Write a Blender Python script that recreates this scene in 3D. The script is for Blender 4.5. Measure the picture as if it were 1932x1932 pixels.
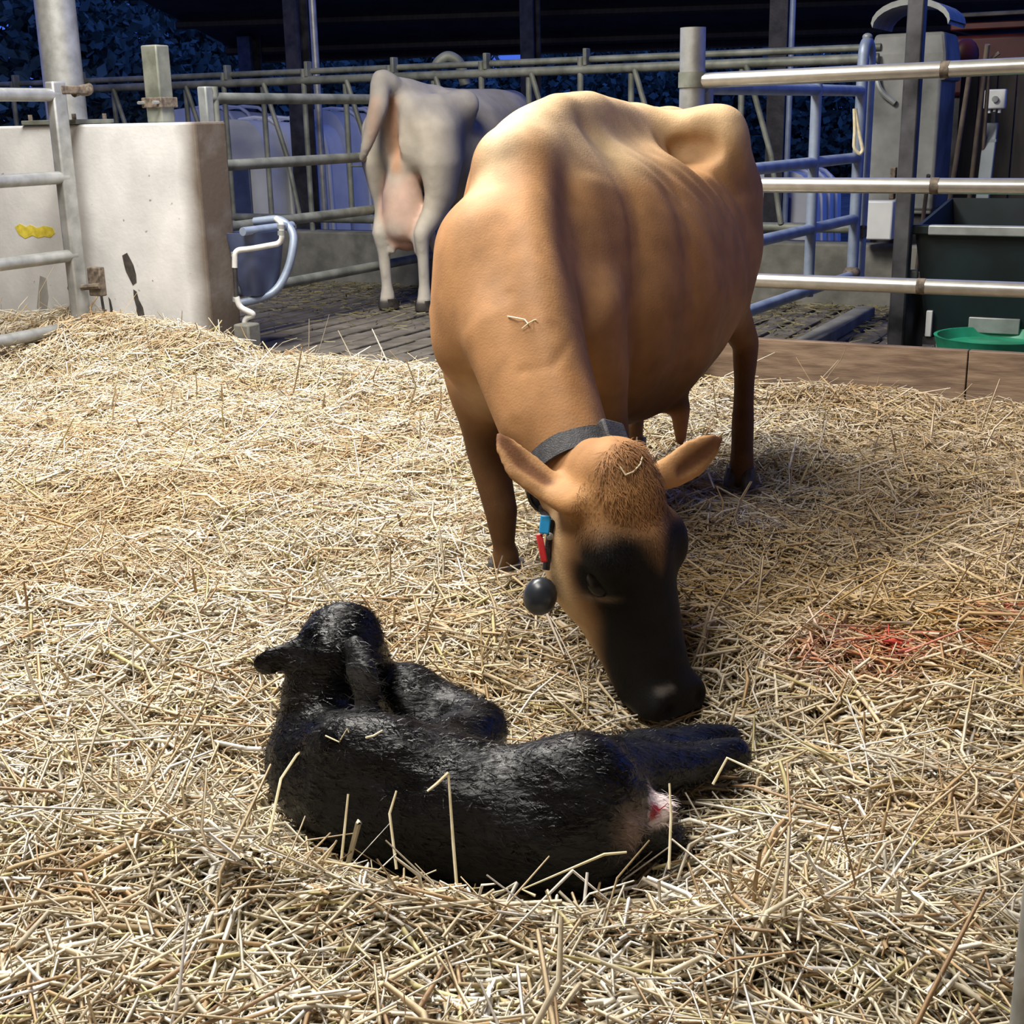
import bpy, bmesh, math, random
import numpy as np
from mathutils import Vector, Matrix

random.seed(7)
RNG = np.random.default_rng(11)
for o in list(bpy.data.objects):
    bpy.data.objects.remove(o)
scene = bpy.context.scene
COL = scene.collection

# ------------------------------------------------------------------ camera
IMG = 1932.0
FPX = 2500.0
CAMH = 1.17
TH = math.radians(16.5)
ROLL = math.radians(1.2)
_F = np.array([0, math.cos(TH), -math.sin(TH)])
_R0 = np.array([1.0, 0, 0])
_U0 = np.array([0, math.sin(TH), math.cos(TH)])
_R = math.cos(ROLL) * _R0 - math.sin(ROLL) * _U0
_U = math.sin(ROLL) * _R0 + math.cos(ROLL) * _U0
CAMP = np.array([0, 0, CAMH])
cam_d = bpy.data.cameras.new('camera')
cam_d.sensor_width = 36.0
cam_d.lens = FPX / IMG * 36.0
cam_d.clip_start = 0.05
cam_d.clip_end = 200
cam = bpy.data.objects.new('camera', cam_d)
COL.objects.link(cam)
cam.matrix_world = Matrix(((_R[0], _U[0], -_F[0], 0), (_R[1], _U[1], -_F[1], 0),
                           (_R[2], _U[2], -_F[2], CAMH), (0, 0, 0, 1)))
scene.camera = cam


def at(px, py, d):
    """point at ground distance d (along world y) seen in that direction"""
    v = _F * FPX + _R * (px - 966) + _U * (966 - py)
    return CAMP + v * (d / v[1])


def project(p):
    v = np.asarray(p, float) - CAMP
    dep = v @ _F
    return 966 + (v @ _R) / dep * FPX, 966 - (v @ _U) / dep * FPX


# ------------------------------------------------------------------ world, lamps, exposure
scene.view_settings.view_transform = 'Standard'
scene.view_settings.look = 'None'
scene.view_settings.exposure = 0.0
scene.view_settings.gamma = 1.0
scene.view_settings.use_curve_mapping = False
world = bpy.data.worlds.new('dusk_sky')
scene.world = world
world.use_nodes = True
bg = world.node_tree.nodes['Background']
bg.inputs[0].default_value = (0.035, 0.085, 0.42, 1)
bg.inputs[1].default_value = 1.8


def area_lamp(name, loc, target, sx, sy, power, color):
    l = bpy.data.lights.new(name, 'AREA')
    l.shape = 'RECTANGLE'
    l.size = sx
    l.size_y = sy
    l.energy = power
    l.color = color
    o = bpy.data.objects.new(name, l)
    COL.objects.link(o)
    o.location = loc
    o.rotation_euler = (Vector(target) - Vector(loc)).to_track_quat('-Z', 'Y').to_euler()
    return o


area_lamp('barn_ceiling_lamp', (-1.5, 5.0, 4.3), (-1.2, 4.7, 0), 2.6, 1.0, 520, (1.0, 0.955, 0.88))
area_lamp('added_fill_lamp', (-1.3, 1.6, 4.3), (-0.9, 1.8, 0), 2.6, 1.0, 200, (1.0, 0.955, 0.88))  # added fill light for the near side, not a known barn lamp
scene.cycles.max_bounces = 3
scene.cycles.diffuse_bounces = 2
scene.cycles.glossy_bounces = 2
scene.cycles.transmission_bounces = 1
scene.cycles.debug_use_spatial_splits = True

# ------------------------------------------------------------------ helpers
ROOT = {}


def tag(o, label=None, cat=None, group=None, kind=None):
    if label: o['label'] = label
    if cat: o['category'] = cat
    if group: o['group'] = group
    if kind: o['kind'] = kind
    return o


def thing(name, label, cat, loc, group=None):
    o = bpy.data.objects.new(name, None)
    o.empty_display_size = 0.1
    COL.objects.link(o)
    o.location = [float(c) for c in loc]
    ROOT[o] = np.array([float(c) for c in loc])
    return tag(o, label, cat, group)


def mesh_obj(name, verts, faces, mat, parent=None, smooth=False):
    v = np.asarray(verts, float).reshape(-1, 3)
    if parent is not None:
        v = v - ROOT[parent]
    me = bpy.data.meshes.new(name)
    me.from_pydata(v.tolist(), [], [list(map(int, f)) for f in faces])
    me.update()
    if smooth:
        me.polygons.foreach_set('use_smooth', np.ones(len(me.polygons), bool))
    if mat is not None:
        me.materials.append(mat)
    o = bpy.data.objects.new(name, me)
    COL.objects.link(o)
    if parent is not None:
        o.parent = parent
        ROOT[o] = ROOT[parent]
    else:
        ROOT[o] = np.zeros(3)
    return o


class MB:
    """collects shapes of ONE part"""
    def __init__(self):
        self.v = []
        self.f = []
        self.n = 0

    def add(self, v, f):
        v = np.asarray(v, float).reshape(-1, 3)
        self.f += [[i + self.n for i in q] for q in f]
        self.v.append(v)
        self.n += len(v)
        return self

    def box(self, c, ex, ey, ez):
        """box from centre and three half-edge vectors"""
        c, ex, ey, ez = (np.asarray(a, float) for a in (c, ex, ey, ez))
        vs = []
        for sz in (-1, 1):
            for sx, sy in ((-1, -1), (1, -1), (1, 1), (-1, 1)):
                vs.append(c + sx * ex + sy * ey + sz * ez)
        return self.add(vs, [(3, 2, 1, 0), (4, 5, 6, 7), (0, 1, 5, 4), (1, 2, 6, 5), (2, 3, 7, 6), (3, 0, 4, 7)])

    def tube(self, pts, r, n=12, cap=True):
        pts = [np.asarray(p, float) for p in pts]
        rs = r if isinstance(r, (list, tuple)) else [r] * len(pts)
        m = len(pts)
        up = None
        vs = []
        for i in range(m):
            if i == 0: t = pts[1] - pts[0]
            elif i == m - 1: t = pts[-1] - pts[-2]
            else:
                a = pts[i] - pts[i - 1]; b = pts[i + 1] - pts[i]
                t = a / np.linalg.norm(a) + b / np.linalg.norm(b)
            t = t / np.linalg.norm(t)
            if up is None:
                up = np.array([0, 0, 1.0]) if abs(t[2]) < 0.9 else np.array([1.0, 0, 0])
            e1 = up - t * (up @ t)
            e1 /= np.linalg.norm(e1)
            e2 = np.cross(t, e1)
            up = e1
            for k in range(n):
                a = 2 * math.pi * k / n
                vs.append(pts[i] + rs[i] * (math.cos(a) * e1 + math.sin(a) * e2))
        fs = []
        for i in range(m - 1):
            for k in range(n):
                k2 = (k + 1) % n
                fs.append((i * n + k, i * n + k2, (i + 1) * n + k2, (i + 1) * n + k))
        if cap:
            fs.append(tuple(range(n - 1, -1, -1)))
            fs.append(tuple((m - 1) * n + k for k in range(n)))
        return self.add(vs, fs)

    def ball(self, c, rx, ry=None, rz=None, axes=None, nu=14, nv=8):
        ry = ry or rx; rz = rz or rx
        ax = np.eye(3) if axes is None else np.asarray(axes)
        vs = []
        for j in range(nv + 1):
            ph = math.pi * j / nv
            for i in range(nu):
                a = 2 * math.pi * i / nu
                l = np.array([math.sin(ph) * math.cos(a) * rx, math.sin(ph) * math.sin(a) * ry, math.cos(ph) * rz])
                vs.append(np.asarray(c) + l @ ax)
        fs = []
        for j in range(nv):
            for i in range(nu):
                i2 = (i + 1) % nu
                fs.append((j * nu + i, (j + 1) * nu + i, (j + 1) * nu + i2, j * nu + i2))
        return self.add(vs, fs)

    def build(self, name, mat, parent=None, smooth=True, bevel=0.0):
        o = mesh_obj(name, np.concatenate(self.v), self.f, mat, parent, smooth)
        if smooth:
            o.data.set_sharp_from_angle(angle=math.radians(38))
        if bevel:
            m = o.modifiers.new('bevel', 'BEVEL'); m.width = bevel; m.segments = 2; m.limit_method = 'ANGLE'
        return o


def bend(pts, r=0.08, n=6):
    """round the corners of a polyline"""
    pts = [np.asarray(p, float) for p in pts]
    out = [pts[0]]
    for i in range(1, len(pts) - 1):
        a, b, c = pts[i - 1], pts[i], pts[i + 1]
        u = (a - b); lu = np.linalg.norm(u); w = (c - b); lw = np.linalg.norm(w)
        rr = min(r, lu * 0.45, lw * 0.45)
        p0 = b + u / lu * rr; p2 = b + w / lw * rr
        for k in range(n + 1):
            t = k / n
            out.append((1 - t) ** 2 * p0 + 2 * t * (1 - t) * b + t * t * p2)
    out.append(pts[-1])
    return out


# ------------------------------------------------------------------ materials
def mat(name, c1, c2=None, rough=0.6, metal=0.0, scale=8.0, detail=5.0, bump=0.0, bscale=None,
        stretch=None, lo=0.35, hi=0.65, coat=0.0, spec=0.5):
    m = bpy.data.materials.new(name)
    m.use_nodes = True
    nt = m.node_tree
    N, L = nt.nodes, nt.links
    b = N['Principled BSDF']
    b.inputs['Roughness'].default_value = rough
    b.inputs['Metallic'].default_value = metal
    b.inputs['Specular IOR Level'].default_value = spec
    if coat: b.inputs['Coat Weight'].default_value = coat
    tc = N.new('ShaderNodeTexCoord')
    mp = N.new('ShaderNodeMapping')
    L.new(tc.outputs['Object'], mp.inputs['Vector'])
    if stretch: mp.inputs['Scale'].default_value = stretch
    nz = N.new('ShaderNodeTexNoise')
    nz.inputs['Scale'].default_value = scale
    nz.inputs['Detail'].default_value = detail
    L.new(mp.outputs[0], nz.inputs['Vector'])
    cr = N.new('ShaderNodeValToRGB')
    cr.color_ramp.elements[0].position = lo
    cr.color_ramp.elements[1].position = hi
    cr.color_ramp.elements[0].color = (*c1, 1)
    cr.color_ramp.elements[1].color = (*(c2 or c1), 1)
    L.new(nz.outputs['Fac'], cr.inputs[0])
    L.new(cr.outputs[0], b.inputs['Base Color'])
    if bump:
        n2 = N.new('ShaderNodeTexNoise')
        n2.inputs['Scale'].default_value = bscale or scale * 6
        n2.inputs['Detail'].default_value = 4
        L.new(mp.outputs[0], n2.inputs['Vector'])
        bp = N.new('ShaderNodeBump')
        bp.inputs['Strength'].default_value = bump
        bp.inputs['Distance'].default_value = 0.01
        L.new(n2.outputs['Fac'], bp.inputs['Height'])
        L.new(bp.outputs[0], b.inputs['Normal'])
    return m


def attr_mat(name, rough=0.7, var=0.25, nscale=30.0, stretch=(1, 1, 1), bump=0.25, bscale=160.0, sheen=0.0,
             spec=0.4, bdist=0.004, rough_noise=0.0):
    """material whose colour comes from the painted coat pattern (colour attribute) plus fine grain"""
    m = bpy.data.materials.new(name)
    m.use_nodes = True
    nt = m.node_tree
    N, L = nt.nodes, nt.links
    b = N['Principled BSDF']
    b.inputs['Roughness'].default_value = rough
    b.inputs['Specular IOR Level'].default_value = spec
    if sheen:
        b.inputs['Sheen Weight'].default_value = sheen
    at_ = N.new('ShaderNodeAttribute'); at_.attribute_name = 'Col'
    tc = N.new('ShaderNodeTexCoord')
    mp = N.new('ShaderNodeMapping'); mp.inputs['Scale'].default_value = stretch
    L.new(tc.outputs['Object'], mp.inputs['Vector'])
    nz = N.new('ShaderNodeTexNoise'); nz.inputs['Scale'].default_value = nscale; nz.inputs['Detail'].default_value = 5
    L.new(mp.outputs[0], nz.inputs['Vector'])
    mr = N.new('ShaderNodeMapRange')
    mr.inputs['From Min'].default_value = 0.3; mr.inputs['From Max'].default_value = 0.7
    mr.inputs['To Min'].default_value = 1 - var; mr.inputs['To Max'].default_value = 1 + var
    L.new(nz.outputs['Fac'], mr.inputs[0])
    mx = N.new('ShaderNodeVectorMath'); mx.operation = 'SCALE'
    L.new(at_.outputs['Color'], mx.inputs[0]); L.new(mr.outputs[0], mx.inputs['Scale'])
    L.new(mx.outputs[0], b.inputs['Base Color'])
    n2 = N.new('ShaderNodeTexNoise'); n2.inputs['Scale'].default_value = bscale; n2.inputs['Detail'].default_value = 3
    L.new(mp.outputs[0], n2.inputs['Vector'])
    bp = N.new('ShaderNodeBump'); bp.inputs['Strength'].default_value = bump; bp.inputs['Distance'].default_value = bdist
    L.new(n2.outputs['Fac'], bp.inputs['Height']); L.new(bp.outputs[0], b.inputs['Normal'])
    if rough_noise:
        m3 = N.new('ShaderNodeMapRange')
        m3.inputs['From Min'].default_value = 0.35; m3.inputs['From Max'].default_value = 0.65
        m3.inputs['To Min'].default_value = rough - rough_noise; m3.inputs['To Max'].default_value = rough + rough_noise
        L.new(nz.outputs['Fac'], m3.inputs[0]); L.new(m3.outputs[0], b.inputs['Roughness'])
    return m


M = {}
M['galv'] = mat('galvanised_steel', (0.30, 0.31, 0.30), (0.44, 0.45, 0.45), 0.42, 0.55, 14, bump=0.05)
M['galv_dirty'] = mat('dirty_galvanised_steel', (0.12, 0.13, 0.105), (0.24, 0.25, 0.215), 0.6, 0.25, 9, bump=0.1)
M['galv_bright'] = mat('clean_galvanised_steel', (0.52, 0.51, 0.47), (0.62, 0.61, 0.58), 0.3, 0.75, 20)
M['galv_blue'] = mat('sky_tinted_steel', (0.22, 0.27, 0.36), (0.32, 0.38, 0.48), 0.5, 0.3, 10, bump=0.06)  # blue tint of the dusk sky is put into the steel colour
M['rust'] = mat('rusty_clamp', (0.07, 0.055, 0.045), (0.2, 0.16, 0.12), 0.8, 0.2, 40, bump=0.2)
M['dark_steel'] = mat('dark_steel', (0.02, 0.019, 0.022), (0.06, 0.057, 0.06), 0.5, 0.3, 9, bump=0.1)
M['post_dark'] = mat('grimy_post_paint', (0.012, 0.012, 0.015), (0.09, 0.09, 0.10), 0.5, 0.2, 5, bump=0.1)
M['concrete_floor'] = mat('dirty_concrete', (0.075, 0.065, 0.05), (0.17, 0.15, 0.12), 0.85, 0, 5, bump=0.3)
M['curb'] = mat('curb_concrete', (0.10, 0.10, 0.085), (0.20, 0.195, 0.17), 0.85, 0, 6, bump=0.2)
M['wood'] = mat('weathered_board', (0.17, 0.11, 0.075), (0.34, 0.24, 0.165), 0.75, 0, 5, bump=0.15, stretch=(1.2, 1.2, 9), bscale=20)
M['roof'] = mat('dark_roof_sheet', (0.012, 0.012, 0.013), (0.03, 0.03, 0.03), 0.7, 0, 3)
M['dark_wood'] = mat('dark_tarred_boards', (0.009, 0.007, 0.006), (0.024, 0.018, 0.015), 0.7, 0, 5, stretch=(6, 6, 0.8))
M['white_plastic'] = mat('white_plastic', (0.62, 0.64, 0.64), (0.72, 0.73, 0.72), 0.45, 0, 6)
M['pvc'] = mat('white_pipe', (0.55, 0.55, 0.53), (0.7, 0.7, 0.68), 0.4, 0, 20)
M['blue_tub'] = mat('grey_blue_plastic', (0.05, 0.065, 0.13), (0.08, 0.10, 0.19), 0.45, 0, 8)
M['teal'] = mat('dark_teal_steel', (0.0025, 0.008, 0.010), (0.005, 0.016, 0.019), 0.45, 0.1, 5)
M['green_tub'] = mat('green_plastic', (0.01, 0.17, 0.09), (0.02, 0.30, 0.17), 0.45, 0, 9)
M['red_paint'] = mat('faded_red_paint', (0.045, 0.005, 0.006), (0.10, 0.014, 0.013), 0.5, 0.1, 6)
M['black_rubber'] = mat('black_rubber', (0.008, 0.008, 0.009), (0.02, 0.02, 0.02), 0.55, 0, 20, bump=0.1)
M['strap'] = mat('dark_grey_webbing', (0.018, 0.018, 0.022), (0.045, 0.045, 0.052), 0.65, 0, 60, bump=0.3, bscale=300)
M['sensor'] = mat('charcoal_plastic', (0.02, 0.024, 0.032), (0.03, 0.035, 0.045), 0.3, 0, 20)
M['blue_tag'] = mat('light_blue_plastic', (0.02, 0.28, 0.62), (0.03, 0.36, 0.72), 0.35, 0, 30)
M['red_tag'] = mat('red_plastic', (0.5, 0.02, 0.025), (0.62, 0.04, 0.04), 0.4, 0, 30)
M['eye'] = mat('cow_eye', (0.003, 0.002, 0.002), (0.008, 0.005, 0.004), 0.3, 0, 20, spec=0.2)
M['hoof'] = mat('hoof_horn', (0.02, 0.016, 0.013), (0.06, 0.05, 0.04), 0.5, 0, 30, bump=0.2)
M['handle'] = mat('wooden_handle', (0.11, 0.085, 0.065), (0.18, 0.145, 0.11), 0.7, 0, 12)
M['grey_plastic'] = mat('grey_cable_duct', (0.16, 0.19, 0.21), (0.21, 0.24, 0.26), 0.5, 0, 8)
M['alu'] = mat('grey_aluminium', (0.22, 0.235, 0.23), (0.34, 0.36, 0.35), 0.5, 0.3, 10)
M['cabinet'] = mat('grimy_white_sheet', (0.10, 0.105, 0.10), (0.25, 0.255, 0.245), 0.6, 0, 4)
M['yellow_mark'] = mat('yellow_marking_paint', (0.55, 0.45, 0.03), (0.75, 0.62, 0.08), 0.7, 0, 30)
M['leaf'] = mat('dusk_foliage', (0.06, 0.10, 0.07), (0.14, 0.20, 0.14), 0.7, 0, 2)
M['trunk'] = mat('bark', (0.04, 0.03, 0.025), (0.08, 0.06, 0.05), 0.9, 0, 8)
M['straw_bed'] = mat('packed_straw', (0.20, 0.12, 0.045), (0.52, 0.40, 0.19), 0.85, 0, 40, bump=0.6, bscale=90)
M['straw1'] = mat('single_straw', (0.68, 0.58, 0.34), (0.82, 0.74, 0.52), 0.5, 0, 40)


def concrete_wall_mat():
    m = mat('limewashed_concrete', (0.52, 0.52, 0.52), (0.70, 0.70, 0.70), 0.85, 0, 3, bump=0.12, bscale=40)
    nt = m.node_tree; N, L = nt.nodes, nt.links
    b = N['Principled BSDF']
    base = b.inputs['Base Color'].links[0].from_socket
    # grime with a shape of its own: rubbed brown band at the free edge, dark drips, speckles
    tc = N.new('ShaderNodeTexCoord')
    sep = N.new('ShaderNodeSeparateXYZ'); L.new(tc.outputs['Object'], sep.inputs[0])
    nz = N.new('ShaderNodeTexNoise'); nz.inputs['Scale'].default_value = 4; nz.inputs['Detail'].default_value = 6
    L.new(tc.outputs['Object'], nz.inputs['Vector'])
    ad = N.new('ShaderNodeMath'); ad.operation = 'MULTIPLY_ADD'
    L.new(nz.outputs['Fac'], ad.inputs[0]); ad.inputs[1].default_value = 0.10
    L.new(sep.outputs['X'], ad.inputs[2])
    mr = N.new('ShaderNodeMapRange'); L.new(ad.outputs[0], mr.inputs[0])
    mr.inputs['From Min'].default_value = -0.09; mr.inputs['From Max'].default_value = 0.05
    mx = N.new('ShaderNodeMixRGB'); L.new(mr.outputs[0], mx.inputs[0]); L.new(base, mx.inputs[1])
    mx.inputs[2].default_value = (0.10, 0.075, 0.055, 1)
    # speckles
    vo = N.new('ShaderNodeTexNoise'); vo.inputs['Scale'].default_value = 22; vo.inputs['Detail'].default_value = 2
    L.new(tc.outputs['Object'], vo.inputs['Vector'])
    m2 = N.new('ShaderNodeMapRange'); L.new(vo.outputs['Fac'], m2.inputs[0])
    m2.inputs['From Min'].default_value = 0.70; m2.inputs['From Max'].default_value = 0.76
    m2.inputs['To Max'].default_value = 0.7
    mx2 = N.new('ShaderNodeMixRGB'); L.new(m2.outputs[0], mx2.inputs[0]); L.new(mx.outputs[0], mx2.inputs[1])
    mx2.inputs[2].default_value = (0.12, 0.11, 0.10, 1)
    L.new(mx2.outputs[0], b.inputs['Base Color'])
    return m


M['wall'] = concrete_wall_mat()
M['grime'] = mat('dark_drip', (0.03, 0.028, 0.026), (0.07, 0.06, 0.055), 0.7, 0, 30)

# barn axes: A runs away from the viewer along the gates, B along the front of the pen
A = np.array([0.47, 0.883, 0.0])
B = np.array([0.883, -0.47, 0.0])
Z = np.array([0, 0, 1.0])
CORNER = at(383, 420, 6.9) * np.array([1, 1, 0])

# ------------------------------------------------------------------ organic surfaces: smooth distance fields
def ell_chain(P, pts, rad, lat):
    """signed distance (approx.) to a chain of elliptic stations. pts (n,3), rad (n,2), lat = lateral axis or (n,3)"""
    pts = np.asarray(pts, float); rad = np.asarray(rad, float)
    lat = np.asarray(lat, float)
    if lat.ndim == 1: lat = np.repeat(lat[None], len(pts), 0)
    best = None
    for i in range(len(pts) - 1):
        a, b = pts[i], pts[i + 1]
        ab = b - a
        L = np.linalg.norm(ab)
        e0 = ab / L
        v = P - a
        t = np.clip((v @ e0) / L, 0, 1)
        v = v - t[:, None] * ab
        l = lat[i] + lat[i + 1]
        e1 = l - e0 * (l @ e0); e1 /= np.linalg.norm(e1)
        e2 = np.cross(e0, e1)
        ra = rad[i, 0] + (rad[i + 1, 0] - rad[i, 0]) * t
        rb = rad[i, 1] + (rad[i + 1, 1] - rad[i, 1]) * t
        rm = np.minimum(ra, rb)
        x0 = v @ e0; x1 = v @ e1; x2 = v @ e2
        k0 = np.sqrt((x0 / rm) ** 2 + (x1 / ra) ** 2 + (x2 / rb) ** 2)
        k1 = np.sqrt((x0 / rm ** 2) ** 2 + (x1 / ra ** 2) ** 2 + (x2 / rb ** 2) ** 2)
        d = np.where(k1 > 1e-6, k0 * (k0 - 1) / np.maximum(k1, 1e-6), -rm)
        best = d if best is None else np.minimum(best, d)
    return best


class Field:
    def __init__(self, lo, hi, h):
        self.lo = np.asarray(lo, float); self.h = h
        self.n = np.ceil((np.asarray(hi) - self.lo) / h).astype(int) + 1
        self.f = np.full(tuple(self.n), 1.0, np.float32)

    def _box(self, pts, rmax, m):
        lo = np.floor((pts.min(0) - rmax - m - self.lo) / self.h).astype(int)
        hi = np.ceil((pts.max(0) + rmax + m - self.lo) / self.h).astype(int) + 1
        return np.maximum(lo, 0), np.minimum(hi, self.n)

    def chain(self, pts, rad, lat=(1, 0, 0), k=0.05, sub=False):
        pts = np.asarray(pts, float).reshape(-1, 3)
        rad = np.asarray(rad, float)
        if rad.ndim == 1: rad = np.stack([rad, rad], 1)
        lo, hi = self._box(pts, rad.max(), k + 2 * self.h)
        if np.any(hi <= lo): return
        ax = [self.lo[i] + self.h * np.arange(lo[i], hi[i]) for i in range(3)]
        G = np.stack(np.meshgrid(*ax, indexing='ij'), -1).reshape(-1, 3)
        d = ell_chain(G, pts, rad, lat).astype(np.float32).reshape([len(a) for a in ax])
        s = tuple(slice(lo[i], hi[i]) for i in range(3))
        a = self.f[s]
        if sub:
            b = -d
            hh = np.maximum(k - np.abs(a - b), 0) / k
            self.f[s] = np.maximum(a, b) + hh * hh * k * 0.25
        else:
            hh = np.maximum(k - np.abs(a - d), 0) / k
            self.f[s] = np.minimum(a, d) - hh * hh * k * 0.25

    def blob(self, c, r3, axes, k=0.04, sub=False):
        """ellipsoid with its own axes (rows)"""
        c = np.asarray(c, float); r3 = np.asarray(r3, float); axes = np.asarray(axes, float)
        lo, hi = self._box(c[None], r3.max(), k + 2 * self.h)
        if np.any(hi <= lo): return
        ax = [self.lo[i] + self.h * np.arange(lo[i], hi[i]) for i in range(3)]
        G = np.stack(np.meshgrid(*ax, indexing='ij'), -1).reshape(-1, 3) - c
        q = G @ axes.T
        k0 = np.linalg.norm(q / r3, axis=1); k1 = np.linalg.norm(q / r3 ** 2, axis=1)
        d = np.where(k1 > 1e-6, k0 * (k0 - 1) / np.maximum(k1, 1e-6), -r3.min()).astype(np.float32)
        d = d.reshape([len(a) for a in ax])
        s = tuple(slice(lo[i], hi[i]) for i in range(3))
        a = self.f[s]
        if sub:
            b = -d
            hh = np.maximum(k - np.abs(a - b), 0) / k
            self.f[s] = np.maximum(a, b) + hh * hh * k * 0.25
        else:
            hh = np.maximum(k - np.abs(a - d), 0) / k
            self.f[s] = np.minimum(a, d) - hh * hh * k * 0.25

    def value(self, P):
        i = np.round((P - self.lo) / self.h).astype(int)
        ok = np.all((i >= 0) & (i < self.n), 1)
        out = np.full(len(P), 1.0)
        j = i[ok]
        out[ok] = self.f[j[:, 0], j[:, 1], j[:, 2]]
        return out

    def mesh(self, smooth=3):
        f = self.f
        ins = f < 0
        nx, ny, nz = f.shape
        c = np.zeros((nx - 1, ny - 1, nz - 1), np.int8)
        for dx in (0, 1):
            for dy in (0, 1):
                for dz in (0, 1):
                    c += ins[dx:nx - 1 + dx, dy:ny - 1 + dy, dz:nz - 1 + dz]
        act = (c > 0) & (c < 8)
        idx = np.full(act.shape, -1, np.int64)
        cells = np.argwhere(act)
        idx[act] = np.arange(len(cells))
        acc = np.zeros((len(cells), 3)); cnt = np.zeros(len(cells))
        corners = [(0, 0, 0), (1, 0, 0), (0, 1, 0), (1, 1, 0), (0, 0, 1), (1, 0, 1), (0, 1, 1), (1, 1, 1)]
        vals = np.stack([f[cells[:, 0] + a, cells[:, 1] + b, cells[:, 2] + e] for a, b, e in corners], 1).astype(float)
        for i in range(8):
            for j in range(i + 1, 8):
                ci, cj = np.array(corners[i]), np.array(corners[j])
                if np.abs(ci - cj).sum() != 1: continue
                vi, vj = vals[:, i], vals[:, j]
                s = (vi < 0) != (vj < 0)
                t = vi[s] / (vi[s] - vj[s])
                acc[s] += ci + t[:, None] * (cj - ci)
                cnt[s] += 1
        V = self.lo + self.h * (cells + acc / cnt[:, None])
        Q = []
        for axis in range(3):
            a0 = ins[:-1, :, :] if axis == 0 else ins[:, :-1, :] if axis == 1 else ins[:, :, :-1]
            a1 = ins[1:, :, :] if axis == 0 else ins[:, 1:, :] if axis == 1 else ins[:, :, 1:]
            e = np.argwhere(a0 != a1)
            u, w = [(1, 2), (2, 0), (0, 1)][axis]
            ok = (e[:, u] > 0) & (e[:, w] > 0) & (e[:, u] < f.shape[u] - 1) & (e[:, w] < f.shape[w] - 1)
            e = e[ok]
            flip = a0[e[:, 0], e[:, 1], e[:, 2]]
            q = []
            for du, dw in ((-1, -1), (0, -1), (0, 0), (-1, 0)):
                cc = e.copy(); cc[:, u] += du; cc[:, w] += dw
                q.append(idx[cc[:, 0], cc[:, 1], cc[:, 2]])
            q = np.stack(q, 1)
            q[~flip] = q[~flip][:, ::-1]
            Q.append(q)
        Q = np.concatenate(Q)
        Q = Q[(Q >= 0).all(1)]
        ed = np.concatenate([Q[:, [0, 1]], Q[:, [1, 2]], Q[:, [2, 3]], Q[:, [3, 0]]])
        ed = np.concatenate([ed, ed[:, ::-1]])
        deg = np.bincount(ed[:, 0], minlength=len(V)).astype(float)
        for it in range(smooth):
            for lam in (0.55, -0.5) if it >= smooth // 2 else (0.5,):
                s = np.stack([np.bincount(ed[:, 0], weights=V[ed[:, 1], k], minlength=len(V)) for k in range(3)], 1)
                V = V + lam * (s / np.maximum(deg, 1)[:, None] - V)
        return V, Q


def vnormals(V, Q):
    n = np.cross(V[Q[:, 2]] - V[Q[:, 0]], V[Q[:, 3]] - V[Q[:, 1]])
    out = np.zeros_like(V)
    for k in range(4):
        for a in range(3):
            out[:, a] += np.bincount(Q[:, k], weights=n[:, a], minlength=len(V))
    return out / np.maximum(np.linalg.norm(out, axis=1), 1e-9)[:, None]


def fast_mesh(name, V, Q, material, parent=None, colors=None, smooth=True, corners=4):
    if parent is not None: V = V - ROOT[parent]
    me = bpy.data.meshes.new(name)
    Q = np.ascontiguousarray(Q, np.int32)
    me.vertices.add(len(V)); me.vertices.foreach_set('co', np.ascontiguousarray(V, np.float32).ravel())
    me.loops.add(Q.size); me.loops.foreach_set('vertex_index', Q.ravel())
    me.polygons.add(len(Q))
    me.polygons.foreach_set('loop_start', np.arange(0, Q.size, corners, dtype=np.int32))
    me.polygons.foreach_set('loop_total', np.full(len(Q), corners, np.int32))
    me.update(calc_edges=True)
    me.polygons.foreach_set('use_smooth', np.full(len(Q), smooth, bool))
    if colors is not None:
        ca = me.attributes.new('Col', 'FLOAT_COLOR', 'POINT')
        c4 = np.ones((len(V), 4), np.float32); c4[:, :3] = colors
        ca.data.foreach_set('color', c4.ravel())
    me.materials.append(material)
    o = bpy.data.objects.new(name, me)
    COL.objects.link(o)
    if parent is not None:
        o.parent = parent; ROOT[o] = ROOT[parent]
    else:
        ROOT[o] = np.zeros(3)
    return o


def sstep(x, a, b):
    t = np.clip((x - a) / (b - a), 0, 1)
    return t * t * (3 - 2 * t)


def mixc(c, col, w):
    return c * (1 - w[:, None]) + np.asarray(col)[None] * w[:, None]


_PH = RNG.uniform(0, 6.28, (40, 3)); _DR = RNG.normal(size=(40, 3))


def wob(P, scale, n=10, seed=0):
    """smooth pseudo noise, about -1..1"""
    s = np.zeros(len(P))
    for i in range(n):
        d = _DR[(i + seed) % 40]; d = d / np.linalg.norm(d)
        s += np.sin((P @ d) * scale * (0.7 + 0.13 * i) + _PH[(i + seed) % 40, 0])
    return s / math.sqrt(n) * 0.8


# ------------------------------------------------------------------ the fawn cow
U2 = np.array([0.448, 0.894, 0.0])       # towards her tail
L2 = np.array([0.894, -0.448, 0.0])      # her left side
WITH = np.array([0.03, 3.40, 0.0])


def W(s, t, z):
    return WITH + s * U2 + t * L2 + np.array([0, 0, z])


def cam_vec(r, d, t):
    """direction given as right, down, towards the viewer"""
    v = r * _R - d * _U - t * _F
    return v / np.linalg.norm(v)


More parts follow.
